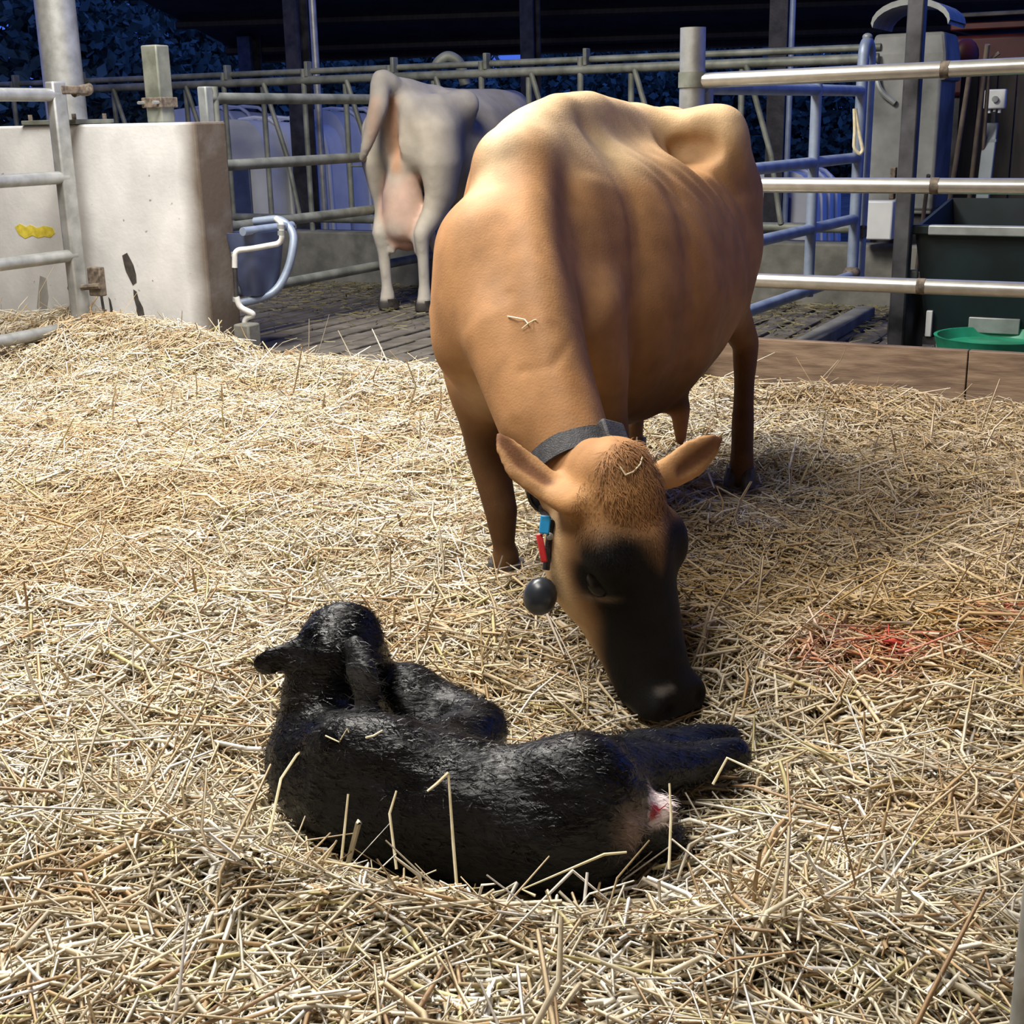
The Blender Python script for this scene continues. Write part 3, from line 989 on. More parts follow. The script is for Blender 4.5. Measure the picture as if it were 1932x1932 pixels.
# ---- tube gates
def gate(name, label, p0, p1, zs, r, m, stiles=(), ends=None, braces=(), group=None, cat='gate', stile_r=None, over=.05):
    """p0,p1: ground points; zs: heights of the rails; stiles: positions 0..1"""
    p0 = np.asarray(p0, float); p1 = np.asarray(p1, float)
    t = thing(name, label, cat, (p0[0], p0[1], max(min(zs) - over, 0)), group)
    d = (p1 - p0)
    for k, z in enumerate(zs):
        z0, z1 = (z, z) if not isinstance(z, tuple) else z
        MB().tube([p0 + Z * z0, p1 + Z * z1], r, 14).build('rail', m, t)
    for f in stiles:
        c = p0 + d * f
        lo = min(zs) - over; hi = max(zs) + over
        MB().tube([c + Z * lo, c + Z * hi], stile_r or r, 14).build('stile', m, t)
    return t


# left gate in front of the wall
g0 = at(133, 420, 7.05) * np.array([1, 1, 0]); g1 = g0 - A * 2.6
lg = gate('tube_gate', 'dirty grey tubular gate at the left edge, latched in front of the concrete wall', g1, g0, [.165, .535, .93, 1.335], .032, M['galv'], (), over=.05)
MB().box(g0 + Z * .74 + A * .0, A * .045, B * .03, Z * .66).build('stile', M['galv'], lg, bevel=.01)
MB().box(g0 + Z * 1.36 + A * .10, A * .09, B * .035, Z * .02).build('latch', M['rust'], lg, bevel=.005)
MB().tube([g0 + Z * 1.345 + A * .12, g0 + Z * 1.375 + A * .24], .022, 10).build('latch_bolt', M['rust'], lg)
MB().ball(g0 + Z * 1.36 + A * .20, .045, .045, .03).build('latch_knob', M['rust'], lg)
MB().tube([g0 + Z * .36 - B * .06, g0 + Z * .38 + B * .16], .016, 8).build('hinge_pin', M['rust'], lg)
MB().box(g0 + Z * .40 + B * .12 + A * .02, B * .045, A * .02, Z * .075).build('hinge_plate', M['rust'], lg, bevel=.006)

# gate behind the wall, running back past the grey cow
m0 = at(372, 420, 7.25) * np.array([1, 1, 0]) + A * .15
mg = gate('tube_gate', 'grey tubular gate running back from the concrete wall behind the pale cow', m0, m0 + A * 3.1,
          [.27, .63, .96, 1.31], .030, M['galv_dirty'], (0.02,), over=.06)
MB().box(m0 + Z * 1.25, A * .03, B * .03, Z * .12).build('hinge_block', M['alu'], mg, bevel=.008)

# drinking trough with its guard rail and water pipe
tr = thing('water_trough', 'blue grey plastic water trough hanging on the gate beside the concrete wall', 'trough', pen(.085, .42, .30))
tb = pen(.065, .33, 0)


def trough():
    mb = MB()
    rings = []
    for z, a, b in ((.30, .06, .10), (.42, .085, .13), (.57, .10, .155), (.63, .11, .165), (.63, .095, .15), (.46, .07, .12)):
        ring = []
        for k in range(28):
            an = 2 * math.pi * k / 28
            c, s = math.cos(an), math.sin(an)
            e = .55
            ring.append(tb + B * (a * math.copysign(abs(c) ** e, c)) + A * (b * math.copysign(abs(s) ** e, s)) + Z * z)
        rings.append(ring)
    fs = []
    n = 28
    for i in range(len(rings) - 1):
        for k in range(n):
            fs.append((i * n + k, i * n + (k + 1) % n, (i + 1) * n + (k + 1) % n, (i + 1) * n + k))
    fs += [tuple(range(n - 1, -1, -1)), tuple(range(5 * n, 6 * n))]
    return mb.add(np.concatenate(rings), fs)


trough().build('basin', M['blue_tub'], tr)
MB().tube([tb - A * .20 + B * .08 + Z * .645, tb + A * .22 + B * .08 + Z * .645], .022, 12).build('rim_tube', M['galv_blue'], tr)
MB().tube(bend([at(452, 573, 7.05), at(520, 555, 7.15), at(548, 500, 7.2), at(556, 440, 7.25), at(530, 412, 7.3), at(480, 418, 7.35)], .09), .022, 12).build('guard_rail', M['galv_blue'], tr)
wp = thing('water_pipe', 'white jointed water pipe with elbows rising at the end of the concrete wall', 'pipe', at(458, 640, 6.95))
path = [at(462, 628, 6.95), at(462, 600, 6.95), at(482, 594, 6.93), at(452, 580, 6.93), at(446, 560, 6.93)]
MB().tube(bend(path, .03), .016, 10).build('lower_elbow', M['pvc'], wp)
MB().tube([at(446, 560, 6.93), at(443, 500, 6.93)], .012, 10).build('riser', M['dark_steel'], wp)
MB().tube(bend([at(443, 505, 6.93), at(443, 472, 6.93), at(470, 470, 6.95), at(525, 460, 7.0), at(532, 452, 7.0), at(531, 420, 7.0), at(520, 412, 7.02)], .04), .015, 10).build('upper_run', M['pvc'], wp)
for q_ in ((443, 480), (531, 440), (531, 428), (446, 565)):
    MB().tube([at(q_[0], q_[1] - 4, 6.94), at(q_[0], q_[1] + 4, 6.94)], .020, 10).build('collar_ring', M['alu'], wp)
pf = thing('foot_block', 'small grey concrete foot under the white water pipe', 'block', at(468, 668, 6.85) * np.array([1, 1, 0]))
c = at(468, 650, 6.9)
MB().box((c[0], c[1], .05), B * .05, A * .05, Z * .13).build('block', M['curb'], pf, bevel=.01)

# ---- right hand pen front: post, three bright rails, boards
pk = 2.62
post = pen(pk, 0, 0)
rp = thing('gate_post', 'pale round steel post behind the fawn cow, holding the bright rails', 'post', post)
MB().tube([post - Z * .1, post + Z * 1.51], .052, 24).build('shaft', M['galv'], rp)
for z in (1.31, .90, .515):
    MB().tube([post + Z * (z - .03), post + Z * (z + .03)], .057, 20).build('socket', M['galv_dirty'], rp)
def u_at(px, z):
    us = np.linspace(0, 3.4, 400)
    pr = np.array([project(pen(pk + u, 0, z))[0] for u in us])
    return float(us[np.argmin(np.abs(pr - px))])


hurdle = thing('rail_fence', 'three bright steel rails crossing the right side in front of the green wagon', 'fence', pen(pk + .06, 0, .48))
for (z0, z1, jpx) in ((1.305, 1.345, 1782), (.895, .89, 1762), (.51, .515, 1740)):
    e0 = pen(pk + .045, -.0, z0); e1 = pen(pk + 3.4, 0, z1)
    rl = MB().tube([e0, e1], .030, 18).build('rail', M['galv_bright'], hurdle)
    jt = e0 + (e1 - e0) * ((u_at(jpx, z0) - .045) / 3.355)
    MB().tube([jt - B * .016, jt + B * .016], .0315, 18).build('rusty_joint', M['rust'], rl)

KJ = u_at(1822, .2)
# kick board of two long planks
kb = thing('kick_board', 'weathered wooden kick board along the straw under the bright rails', 'board', pen(pk + .1, .06, 0))
for (u0, u1, z0, z1, dv) in ((.02, KJ, .055, .262, 0.0), (.02, KJ, -.10, .051, .006), (KJ + .004, 3.4, .055, .262, .004), (KJ + .004, 3.4, -.10, .051, .001)):
    a, b = pen(pk + u0, .06 + dv, 0), pen(pk + u1, .06 + dv, 0)
    MB().box((a + b) / 2 + Z * ((z0 + z1) / 2), (b - a) / 2, A * .022, Z * ((z1 - z0) / 2)).build('plank', M['wood'], kb, bevel=.003)

# blue grey gate swung back from the post
b0 = post + A * .07 + B * .02
b1 = at(1612, 420, 7.55) * np.array([1, 1, 0])
bd = (b1 - b0) / np.linalg.norm(b1 - b0)
bgt = gate('tube_gate', 'blue grey tubular gate standing open behind the bright rails', b0, b1, [.285, .60, .93, 1.28], .028, M['galv_blue'], (.02, .66), over=.03)
for off in (0.0, .14):
    MB().tube([b1 + bd * off + Z * .22, b1 + bd * off + Z * 1.40], .030, 14).build('end_stile', M['galv_blue'], bgt)
arch = [b1 + Z * 1.38, b1 + bd * .01 + Z * 1.50, b1 + bd * .06 + Z * 1.545, b1 + bd * .13 + Z * 1.50, b1 + bd * .14 + Z * 1.38]
MB().tube(bend(arch, .04), .030, 12).build('arch', M['galv_blue'], bgt)
MB().box(b1 + bd * .04 + Z * .85, bd * .012, B * .02, Z * .6).build('end_channel', M['galv_blue'], bgt, bevel=.004)
MB().ball(b1 + bd * .02 + Z * .30 - A * .03, .05, .05, .04).build('foot_bolt', M['rust'], bgt)
MB().box(b1 + bd * .12 + Z * .52, bd * .03, B * .03, Z * .035).build('latch', M['rust'], bgt, bevel=.006)
MB().ball(b1 + bd * .06 + Z * 1.56, .028, .028, .02).build('cap_bolt', M['alu'], bgt)
rope = thing('rope_loop', 'pale rope loop hanging on the end of the blue grey gate', 'rope', b1 - bd * .06 + Z * .96)
MB().tube(bend([at(1612, 205, 7.45), at(1613, 245, 7.45), at(1611, 280, 7.45), at(1622, 292, 7.45), at(1628, 284, 7.45), at(1620, 245, 7.45), at(1614, 205, 7.45)], .03), .010, 8).build('strand', M['straw1'], rope)

# ---- feed fence at the back
ff = thing('feed_fence', 'long grey feed fence of tubes with slanted head bars across the background', 'fence', feed(2.2, 0, .38))
us = np.linspace(0, 9, 500)
UE = float(us[np.argmin(np.abs(np.array([project(feed(u, 0, 1))[0] for u in us]) - 1650))])
for v_, z_h, r_ in ((0.0, 1.48, .030), (.04, 1.545, .022), (0.0, .47, .030)):
    MB().tube([feed(-3.4, v_, z_h), feed(UE, v_, z_h)], r_, 12).build('rail', M['galv_dirty'], ff)
for i in range(13):
    u = -2.9 + i * .76
    if u + .66 > UE: break
    MB().tube([feed(u, -.0, .38), feed(u, 0, 1.56)], .021, 10).build('upright', M['galv_dirty'], ff)
    MB().tube([feed(u + .36, .02, .47), feed(u + .36, .02, 1.48)], .021, 10).build('upright', M['galv_dirty'], ff)
    MB().tube([feed(u + .40, -.02, 1.47), feed(u + .58, -.02, .92), feed(u + .66, -.02, .49)], .019, 10).build('head_bar', M['galv_dirty'], ff)
    MB().box(feed(u + .04, .01, 1.56), B * .014, A * .035, Z * .055).build('lock_lug', M['galv_dirty'], ff, bevel=.006)
    MB().tube([feed(u + .38, .02, .86), feed(u + .58, .0, .86)], .008, 6).build('stop_rod', M['galv_dirty'], ff)
hl = thing('head_loop', 'tall bent grey tube arch above the feed fence behind the pale cow', 'tube', at(845, 165, 10.1))
MB().tube(bend([at(820, 170, 10.0), at(822, 122, 10.0), at(845, 104, 10.0), at(868, 118, 10.0), at(878, 160, 10.0)], .14, 10), .040, 14).build('arch', M['galv_dirty'], hl)

# ---- shed roof, posts behind the fence
e0 = at(470, 108, 17.0); e1 = at(1700, 68, 17.0)
slope = np.array([-.47, -.883, .0]) * 1.0
up = 0.30
n0 = e0 + slope * 4.2 + Z * (4.2 * up); n1 = e1 + slope * 4.2 + Z * (4.2 * up) + np.array([3.0, 0, 0])
e1b = e1 + (e1 - e0) * .55
n1b = n1 + (e1 - e0) * .55
sr = thing('shed_roof', 'dark sheet roof of the shed behind the feed fence', 'roof', e0)
nsheet = 16
for i in range(nsheet):
    f0, f1 = i / nsheet, (i + 1) / nsheet + .004
    q0 = e0 + (e1b - e0) * f0; q1 = e0 + (e1b - e0) * f1
    r0 = n0 + (n1b - n0) * f0; r1 = n0 + (n1b - n0) * f1
    th = Z * (.05 + .012 * (i % 2))
    MB().add([q0, q1, r1, r0, q0 + th, q1 + th, r1 + th, r0 + th],
             [(3, 2, 1, 0), (4, 5, 6, 7), (0, 1, 5, 4), (1, 2, 6, 5), (2, 3, 7, 6), (3, 0, 4, 7)]).build('roof_sheet', M['roof'], sr, smooth=False)
for k in range(5):
    f = .1 + .2 * k
    q0 = e0 + (n0 - e0) * f - Z * .07; q1 = e1b + (n1b - e1b) * f - Z * .07
    MB().tube([q0, q1], .05, 6).build('purlin', M['dark_wood'], sr)
MB().box((e0 + e1b) / 2 - Z * .02, (e1b - e0) / 2, A * .05, Z * .05).build('fascia', M['dark_wood'], sr, smooth=False)


def roof_z(p):
    """height of the shed roof above a ground point"""
    nrm = np.cross(e1b - e0, n0 - e0)
    return e0[2] - (nrm[0] * (p[0] - e0[0]) + nrm[1] * (p[1] - e0[1])) / nrm[2]


def shed_post(px, d, half, label, m, round_=False):
    p = at(px, 225, d) * np.array([1, 1, 0])
    top = min(roof_z(p) - .02, 6)
    t = thing('shed_post', label, 'post', p - Z * .05)
    if round_:
        MB().tube([p - Z * .05, p + Z * top], half, 12).build('shaft', m, t)
        MB().tube([p - Z * .05, p + Z * .05], half * 1.8, 12).build('foot', m, t)
    else:
        for s_ in (-1, 1):
            MB().box(p + Z * (top / 2 - .02) + A * half * s_, B * half, A * half * .18, Z * (top / 2 + .03)).build('flange', m, t, smooth=False)
        MB().box(p + Z * (top / 2 - .02), B * half * .15, A * half, Z * (top / 2 + .03)).build('web', m, t, smooth=False)


shed_post(570, 11.9, .07, 'brown steel beam post behind the feed fence left of the pale cow', M['dark_steel'])
shed_post(602, 11.2, .030, 'thin bright downpipe left of the pale cow in the background', M['galv'], True)
shed_post(480, 16.4, .09, 'dark far post under the left end of the shed roof', M['dark_steel'])
shed_post(1003, 13.5, .07, 'dark post under the shed roof above the fawn cow', M['dark_steel'])
shed_post(1468, 11.5, .075, 'black post behind the right part of the feed fence', M['dark_steel'])
shed_post(1488, 10.2, .022, 'thin blue lit pipe beside the black post at right', M['galv_blue'], True)

# ---- white calf hutches in the dusk behind the fence
def hutch(px, d, w, h, dep, label, lean=0.0):
    p = at(px, 395, d) * np.array([1, 1, 0])
    t = thing('calf_hutch', label, 'hutch', p)
    prof = []
    for k in range(13):
        a = math.pi * k / 12
        prof.append((-w * math.copysign(abs(math.cos(a)) ** .55, math.cos(a)), h * (.45 + .55 * math.sin(a) ** .7)))
    prof = [(-w * 1.04, 0)] + prof + [(w * 1.04, 0)]
    n = len(prof)
    vs = [p + B * x + Z * z - A * dep for x, z in prof] + [p + B * x * .96 + Z * z * .96 + A * dep for x, z in prof]
    fs = [(i, i + 1, n + i + 1, n + i) for i in range(n - 1)] + [tuple(range(n))[::-1], tuple(range(n, 2 * n))]
    MB().add(vs, fs).build('shell', M['white_plastic'], t)
    for k in (-.5, 0, .5):
        ribp = [p + B * x * 1.01 + Z * (z * 1.01) + A * dep * k for x, z in prof]
        MB().tube(ribp, .018, 6).build('rib', M['white_plastic'], t)
    MB().box(p + Z * h * .35 - A * (dep + .01), B * w * .45, A * .012, Z * h * .33).build('opening', M['blue_tub'], t, bevel=.01)


hutch(440, 14.6, .42, 1.35, .6, 'white calf hutch behind the fence just right of the concrete wall')
hutch(532, 12.4, .34, 1.22, .6, 'white calf hutch behind the fence left of the bright downpipe')
hutch(668, 14.0, .40, 1.30, .6, 'white calf hutch half hidden behind the pale cow')
hutch(1490, 12.2, .35, .7, .5, 'low white calf hutch behind the fence left of the blue grey gate')

# ---- dark post, cabinet, boards, tools and wagon at the right
p = at(1692, 640, 6.1) * np.array([1, 1, 0])
t = thing('dark_post', 'grimy dark square post right of the blue grey gate', 'post', p - Z * .05)
MB().box(p + Z * 2.2, B * .036, A * .036, Z * 2.3).build('shaft', M['post_dark'], t, bevel=.008)
MB().box(p + Z * .86 - B * .06, B * .012, A * .02, Z * .07).build('bracket', M['rust'], t, bevel=.004)

t = thing('feed_cabinet', 'pale grey machine cabinet with a domed hood behind the dark post', 'machine', at(1720, 330, 8.6) * np.array([1, 1, 0]))
c0 = at(1715, 300, 8.6)
cx = c0 * np.array([1, 1, 0])
MB().box(cx + Z * .98, B * .21, A * .25, Z * .40).build('body', M['cabinet'], t, bevel=.02)
MB().box(cx + Z * .72, B * .20, A * .24, Z * .16).build('lower_panel', M['curb'], t, bevel=.01)
MB().box(cx + Z * .30, B * .17, A * .2, Z * .32).build('base', M['dark_steel'], t, bevel=.01)
mb = MB(); rr = []
for z, f in ((1.34, 1.0), (1.50, .95), (1.62, .85)):
    rr += [cx + Z * z + B * .24 * f * a + A * .25 * f * b for a, b in ((-1, -1), (1, -1), (1, 1), (-1, 1))]
mb.add(rr, [(i * 4 + k, i * 4 + (k + 1) % 4, i * 4 + 4 + (k + 1) % 4, i * 4 + 4 + k) for i in range(2) for k in range(4)] + [(3, 2, 1, 0), (8, 9, 10, 11)])
mb.build('hopper', M['cabinet'], t, smooth=False, bevel=.02)
mb = MB(); n = 12; vs = []
for k in range(n + 1):
    a = math.pi * k / n
    for s_ in (-1, 1):
        vs.append(cx + Z * (1.68 + .13 * math.sin(a)) + B * (-.23 * math.cos(a) + .01) + A * .27 * s_)
for k in range(n + 1):
    a = math.pi * k / n
    for s_ in (-1, 1):
        vs.append(cx + Z * (1.655 + .12 * math.sin(a)) + B * (-.22 * math.cos(a) + .01) + A * .27 * s_)
m2 = 2 * (n + 1)
fs = [(2 * k, 2 * k + 1, 2 * k + 3, 2 * k + 2) for k in range(n)] + [(m2 + 2 * k + 2, m2 + 2 * k + 3, m2 + 2 * k + 1, m2 + 2 * k) for k in range(n)]
fs += [(2 * k, 2 * k + 2, m2 + 2 * k + 2, m2 + 2 * k) for k in range(n)] + [(2 * k + 1, m2 + 2 * k + 1, m2 + 2 * k + 3, 2 * k + 3) for k in range(n)]
mb.add(vs, fs).build('hood', M['alu'], t)
MB().tube(bend([cx + Z * 1.45 - B * .18 - A * .27, cx + Z * 1.30 - B * .15 - A * .30, cx + Z * 1.22 - B * .05 - A * .27], .06), .018, 8).build('cable', M['alu'], t)
MB().box(at(1655, 415, 8.2), B * .10, A * .05, Z * .115).build('side_box', M['white_plastic'], t, bevel=.01)

bw = thing('board_wall', 'dark tarred board wall at the far right behind the tools', 'wall', at(1880, 430, 8.6) * np.array([1, 1, 0]))
w0 = at(1795, 430, 8.9) * np.array([1, 1, 0])
for i in range(16):
    MB().box(w0 + B * (.115 * i + .05) + Z * .68 + A * random.uniform(-.006, .006), B * .054, A * .02, Z * .72).build('board', M['dark_wood'], bw, bevel=.003)
rm = thing('red_machine', 'dull red machine body in the dark behind the board wall', 'machine', at(1880, 150, 9.6) * np.array([1, 1, 0]))
rc = at(1905, 125, 9.9)
MB().box(rc, B * .36, A * .4, Z * .20).build('body', M['red_paint'], rm, bevel=.03)
MB().box(rc + Z * .26, B * .36, A * .38, Z * .025).build('upper_rail', M['red_paint'], rm, bevel=.01)
MB().box(rc + Z * .33 - A * .1, B * .36, A * .36, Z * .015).build('top_plate', M['dark_steel'], rm, bevel=.005)
MB().box(np.array([rc[0], rc[1], rc[2] / 2 - .1]), B * .34, A * .35, Z * (rc[2] / 2)).build('chassis', M['dark_steel'], rm, bevel=.02)
MB().ball(at(1822, 105, 9.3), .09, .05, .11).build('lamp_housing', M['red_paint'], rm)


def tool(a_px, b_px, d0, d1, label, r=.015, hook=False):
    p0 = at(*b_px, d0); p1 = at(*a_px, d1)
    t = thing('tool_handle', label, 'tool', p0, 'tools leaning on the dark board wall')
    MB().tube([p0, p1], r, 10).build('handle', M['handle'], t)
    MB().box(p0 - Z * .02, B * .12, A * .02, Z * .05).build('tool_head', M['dark_steel'], t, bevel=.01)
    if hook:
        MB().tube(bend([p1, p1 + Z * .05 + B * .01, p1 + Z * .08 + B * .05], .03), r, 8).build('grip', M['handle'], t)


tool((1832, 122), (1770, 520), 8.4, 7.9, 'wooden tool handle leaning on the dark boards, leftmost of three long ones')
tool((1863, 84), (1812, 520), 8.4, 7.9, 'tallest wooden tool handle leaning on the dark boards')
tool((1866, 128), (1838, 520), 8.42, 7.95, 'short wooden handle with a hooked grip leaning beside the switch box', .012, True)
tool((1752, 330), (1728, 520), 8.2, 7.9, 'thin wooden handle beside the dark post', .012)

sw = thing('switch_box', 'white square switch box with a round knob on a grey cable duct', 'switch', at(1862, 420, 8.1))
s0 = at(1878, 187, 8.15)
MB().box(s0, B * .060, A * .03, Z * .055).build('housing', M['white_plastic'], sw, bevel=.008)
MB().tube([s0 - A * .03 + B * .005, s0 - A * .05 + B * .005], .018, 14).build('knob', M['alu'], sw)
for k in (-1, 0, 1):
    MB().tube([s0 - Z * .055 + B * .028 * k, s0 - Z * .078 + B * .028 * k], .009, 8).build('cable_gland', M['white_plastic'], sw)
MB().tube([s0 - Z * .07, s0 - Z * .14 + B * .002], .018, 8).build('cable', M['black_rubber'], sw)
d1_ = at(1871, 232, 8.15); d2_ = at(1849, 420, 8.05)
ax = (d2_ - d1_) / 2
MB().box((d1_ + d2_) / 2, B * .038, A * .025, ax).build('duct', M['grey_plastic'], sw, bevel=.006)
MB().box(d1_ + ax * .35, B * .041, A * .028, Z * .008).build('duct_joint', M['grey_plastic'], sw, smooth=False)

# teal feed wagon
wg = thing('feed_wagon', 'dark teal wheeled feed wagon behind the bright rails at the right edge', 'wagon', at(1850, 640, 6.4) * np.array([1, 1, 0]))
wc = at(1722, 640, 6.15) * np.array([1, 1, 0])         # near left foot of the wagon


def wq(u, v, z):
    return wc + B * u + A * v + Z * z


zt = .745
def slab(a, b, c_, d_, th=.02):
    a, b, c_, d_ = map(np.asarray, (a, b, c_, d_))
    nn = np.cross(b - a, d_ - a); nn = nn / np.linalg.norm(nn) * th
    return [a, b, c_, d_, a + nn, b + nn, c_ + nn, d_ + nn], [(3, 2, 1, 0), (4, 5, 6, 7), (0, 1, 5, 4), (1, 2, 6, 5), (2, 3, 7, 6), (3, 0, 4, 7)]


MB().add(*slab(wq(.08, 0, .17), wq(1.6, 0, .17), wq(1.75, -.02, zt - .08), wq(.0, -.02, zt - .08))).build('front_panel', M['teal'], wg, smooth=False)
MB().add(*slab(wq(.08, .75, .17), wq(1.6, .75, .17), wq(1.75, .8, zt), wq(.0, .8, zt))).build('back_panel', M['teal'], wg, smooth=False)
MB().add(*slab(wq(.08, 0, .17), wq(.0, -.02, zt - .08), wq(.0, .8, zt), wq(.08, .75, .17))).build('side_panel', M['teal'], wg, smooth=False)
MB().add(*slab(wq(.08, 0, .17), wq(1.6, 0, .17), wq(1.6, .75, .17), wq(.08, .75, .17))).build('floor_panel', M['teal'], wg, smooth=False)
MB().box(wq(.85, -.045, zt - .09), B * .80, A * .03, Z * .022).build('bumper_bar', M['alu'], wg, bevel=.006)
MB().box(wq(.02, -.04, zt - .09), B * .05, A * .028, Z * .021).build('bar_end', M['teal'], wg, bevel=.006)
MB().box(wq(.36, -.035, .235), B * .11, A * .008, Z * .035).build('number_plate', M['alu'], wg, bevel=.004)
MB().box(wq(.075, -.03, .23), B * .014, A * .012, Z * .06).build('hinge', M['white_plastic'], wg, bevel=.004)
MB().box(wq(.8, .0, .15), B * .75, A * .03, Z * .018).build('chassis_rail', M['dark_steel'], wg, smooth=False)
wheel = wq(-.05, .10, .21)
MB().tube([wheel - B * .055, wheel - B * .035, wheel + B * .035, wheel + B * .055], [.17, .20, .20, .17], 28).build('wheel', M['black_rubber'], wg)
MB().tube([wheel - B * .06, wheel - B * .05], .08, 16).build('hub', M['alu'], wg)
MB().box(wq(-.045, .0, .44), B * .05, A * .02, Z * .03).build('mudguard', M['alu'], wg, bevel=.01)
for u in (.14,):
    MB().box(wq(u, -.06, .08), B * .02, A * .02, Z * .08).build('leg', M['alu'], wg, smooth=False)

# green tub
gtb = thing('green_tub', 'round bright green plastic tub behind the wooden kick board', 'tub', at(1860, 690, 5.6) * np.array([1, 1, 0]))
gc = at(1872, 660, 5.75) * np.array([1, 1, 0])
rings = []
for z, r in ((0, .20), (.16, .23), (.215, .245), (.225, .25), (.225, .235), (.185, .215), (.18, .02)):
    rings += [gc + Z * z + r * (B * math.cos(2 * math.pi * k / 32) + A * math.sin(2 * math.pi * k / 32)) for k in range(32)]
fs = [(i * 32 + k, i * 32 + (k + 1) % 32, (i + 1) * 32 + (k + 1) % 32, (i + 1) * 32 + k) for i in range(6) for k in range(32)]
fs += [tuple(range(31, -1, -1)), tuple(range(6 * 32, 7 * 32))]
MB().add(rings, fs).build('shell', M['green_tub'], gtb)

# near gate post at the lower right corner
npst = at(1945, 1880, 1.42) * np.array([1, 1, 0])
t = thing('near_post', 'grey steel post cut off by the lower right corner', 'post', npst)
MB().tube([npst - Z * .05, npst + Z * 1.0], .022, 16).build('shaft', M['galv'], t)
MB().tube([npst + Z * .30, npst + Z * .33], .0235, 16).build('rust_band', M['rust'], t)

# concrete channel edge lying on the slats at the right
ke = at(1540, 620, 6.9) * np.array([1, 1, 0])
t = thing('concrete_beam', 'low concrete edge beam lying on the slats behind the kick board', 'beam', ke)
MB().box(ke + Z * .03, A * 1.1, B * .055, Z * .035).build('beam', M['curb'], t, bevel=.01)


# ---- trees at dusk
def tree(px, d, zc, r, label, n=13000):
    p = at(px, 200, d) * np.array([1, 1, 0]) - Z * .4
    t = thing('tree', label, 'tree', p, 'dusky trees behind the shed')
    MB().tube([p, p + Z * zc * .6, p + Z * zc + np.array([.3, .2, 0])], [.22, .16, .08], 8).build('trunk', M['trunk'], t)
    c = p + Z * zc
    d_ = RNG.normal(size=(n, 3)); d_ /= np.linalg.norm(d_, axis=1)[:, None]
    rad = r * RNG.uniform(.35, 1, n) ** .4 * (1 + .25 * wob(d_ * 1.0, 5, 8, int(px) % 30))
    P = c + d_ * rad[:, None] * np.array([1.15, 1.0, .95])
    P = P[P[:, 2] > -.3]
    n = len(P)
    a = RNG.normal(size=(n, 3)); a /= np.linalg.norm(a, axis=1)[:, None]
    b = np.cross(a, RNG.normal(size=(n, 3))); b /= np.linalg.norm(b, axis=1)[:, None]
    s = RNG.uniform(.055, .13, n)[:, None]
    V = np.stack([P - a * s, P + b * s * .6, P + a * s, P - b * s * .6], 1).reshape(-1, 3)
    o = fast_mesh('crown', V, np.arange(4 * n).reshape(-1, 4), M['leaf'], t, smooth=False)
    o['kind'] = 'stuff'


for px, d, zc, r, lb in ((60, 21, 2.0, 2.4, 'dark blue tree at the top left corner'), (235, 24, 2.2, 2.4, 'dusky tree right of the thick column'),
                         (400, 26, 1.6, 2.2, 'dusky tree behind the short square post'), (560, 28, 1.4, 2.2, 'dusky tree under the shed roof by the downpipe'),
                         (760, 27, 1.3, 2.3, 'dusky tree under the roof above the pale cow'), (1090, 27, 1.4, 2.0, 'dusky tree under the roof above the fawn cow'),
                         (1240, 29, 1.3, 2.2, 'dusky tree left of the pale gate post'), (1400, 27, 1.3, 2.2, 'dusky tree right of the pale gate post'),
                         (1580, 28, 1.4, 2.2, 'dusky tree behind the blue grey gate')):
    tree(px, d, zc, r, lb)

# ------------------------------------------------------------------ the pale grey cow seen from behind
O2 = at(757, 572, 8.55) * np.array([1, 1, 0])


def G(s, t, z):
    return O2 + s * A + t * B + np.array([0, 0, z * .945])


F2 = Field((-1.35, 8.1, -.01), (1.0, 11.2, 1.72), 0.017)
F2.chain([G(.15, 0, 1.14), G(.5, 0, 1.08), G(.9, 0, 1.0), G(1.3, 0, 1.0), G(1.55, 0, 1.04), G(1.72, 0, 1.06)],
         [(.19, .24), (.27, .31), (.34, .39), (.31, .38), (.22, .32), (.14, .22)], B, k=.08)
F2.chain([G(-.03, 0, 1.47), G(.2, 0, 1.44), G(.5, 0, 1.37), G(.9, 0, 1.34), G(1.3, 0, 1.36), G(1.55, 0, 1.37)], [.055, .06, .06, .055, .055, .05], B, k=.18)
for sg in (-1, 1):
    F2.chain([G(.46, sg * .05, 1.38), G(.47, sg * .26, 1.34)], [.05, .055], B, k=.08)
    F2.chain([G(.47, sg * .25, 1.32), G(.22, sg * .2, 1.28), G(.03, sg * .13, 1.30)], [(.06, .09), (.07, .12), (.05, .07)], B, k=.12)
    F2.chain([G(.2, sg * .2, 1.18), G(.2, sg * .215, .98), G(.2, sg * .205, .78), G(.14, sg * .18, .64), G(.03, sg * .155, .52), G(.05, sg * .148, .38), G(.06, sg * .142, .17), G(.06, sg * .14, .07), G(.04, sg * .14, .02)],
             [(.12, .19), (.115, .19), (.085, .14), (.062, .09), (.05, .062), (.037, .045), (.035, .042), (.048, .055), (.05, .06)], B, k=.08)
    F2.chain([G(1.5, sg * .17, 1.0), G(1.48, sg * .17, .7), G(1.46, sg * .15, .45), G(1.46, sg * .15, .05)], [(.08, .16), (.06, .08), (.045, .05), (.045, .05)], B, k=.08)
    F2.chain([G(1.45, sg * .08, 1.34), G(1.5, sg * .17, 1.1)], [(.05, .12), (.07, .15)], B, k=.1)
    F2.blob(G(.66, sg * .33, 1.28), (.13, .13, .10), [A, B, Z], k=.06, sub=True)
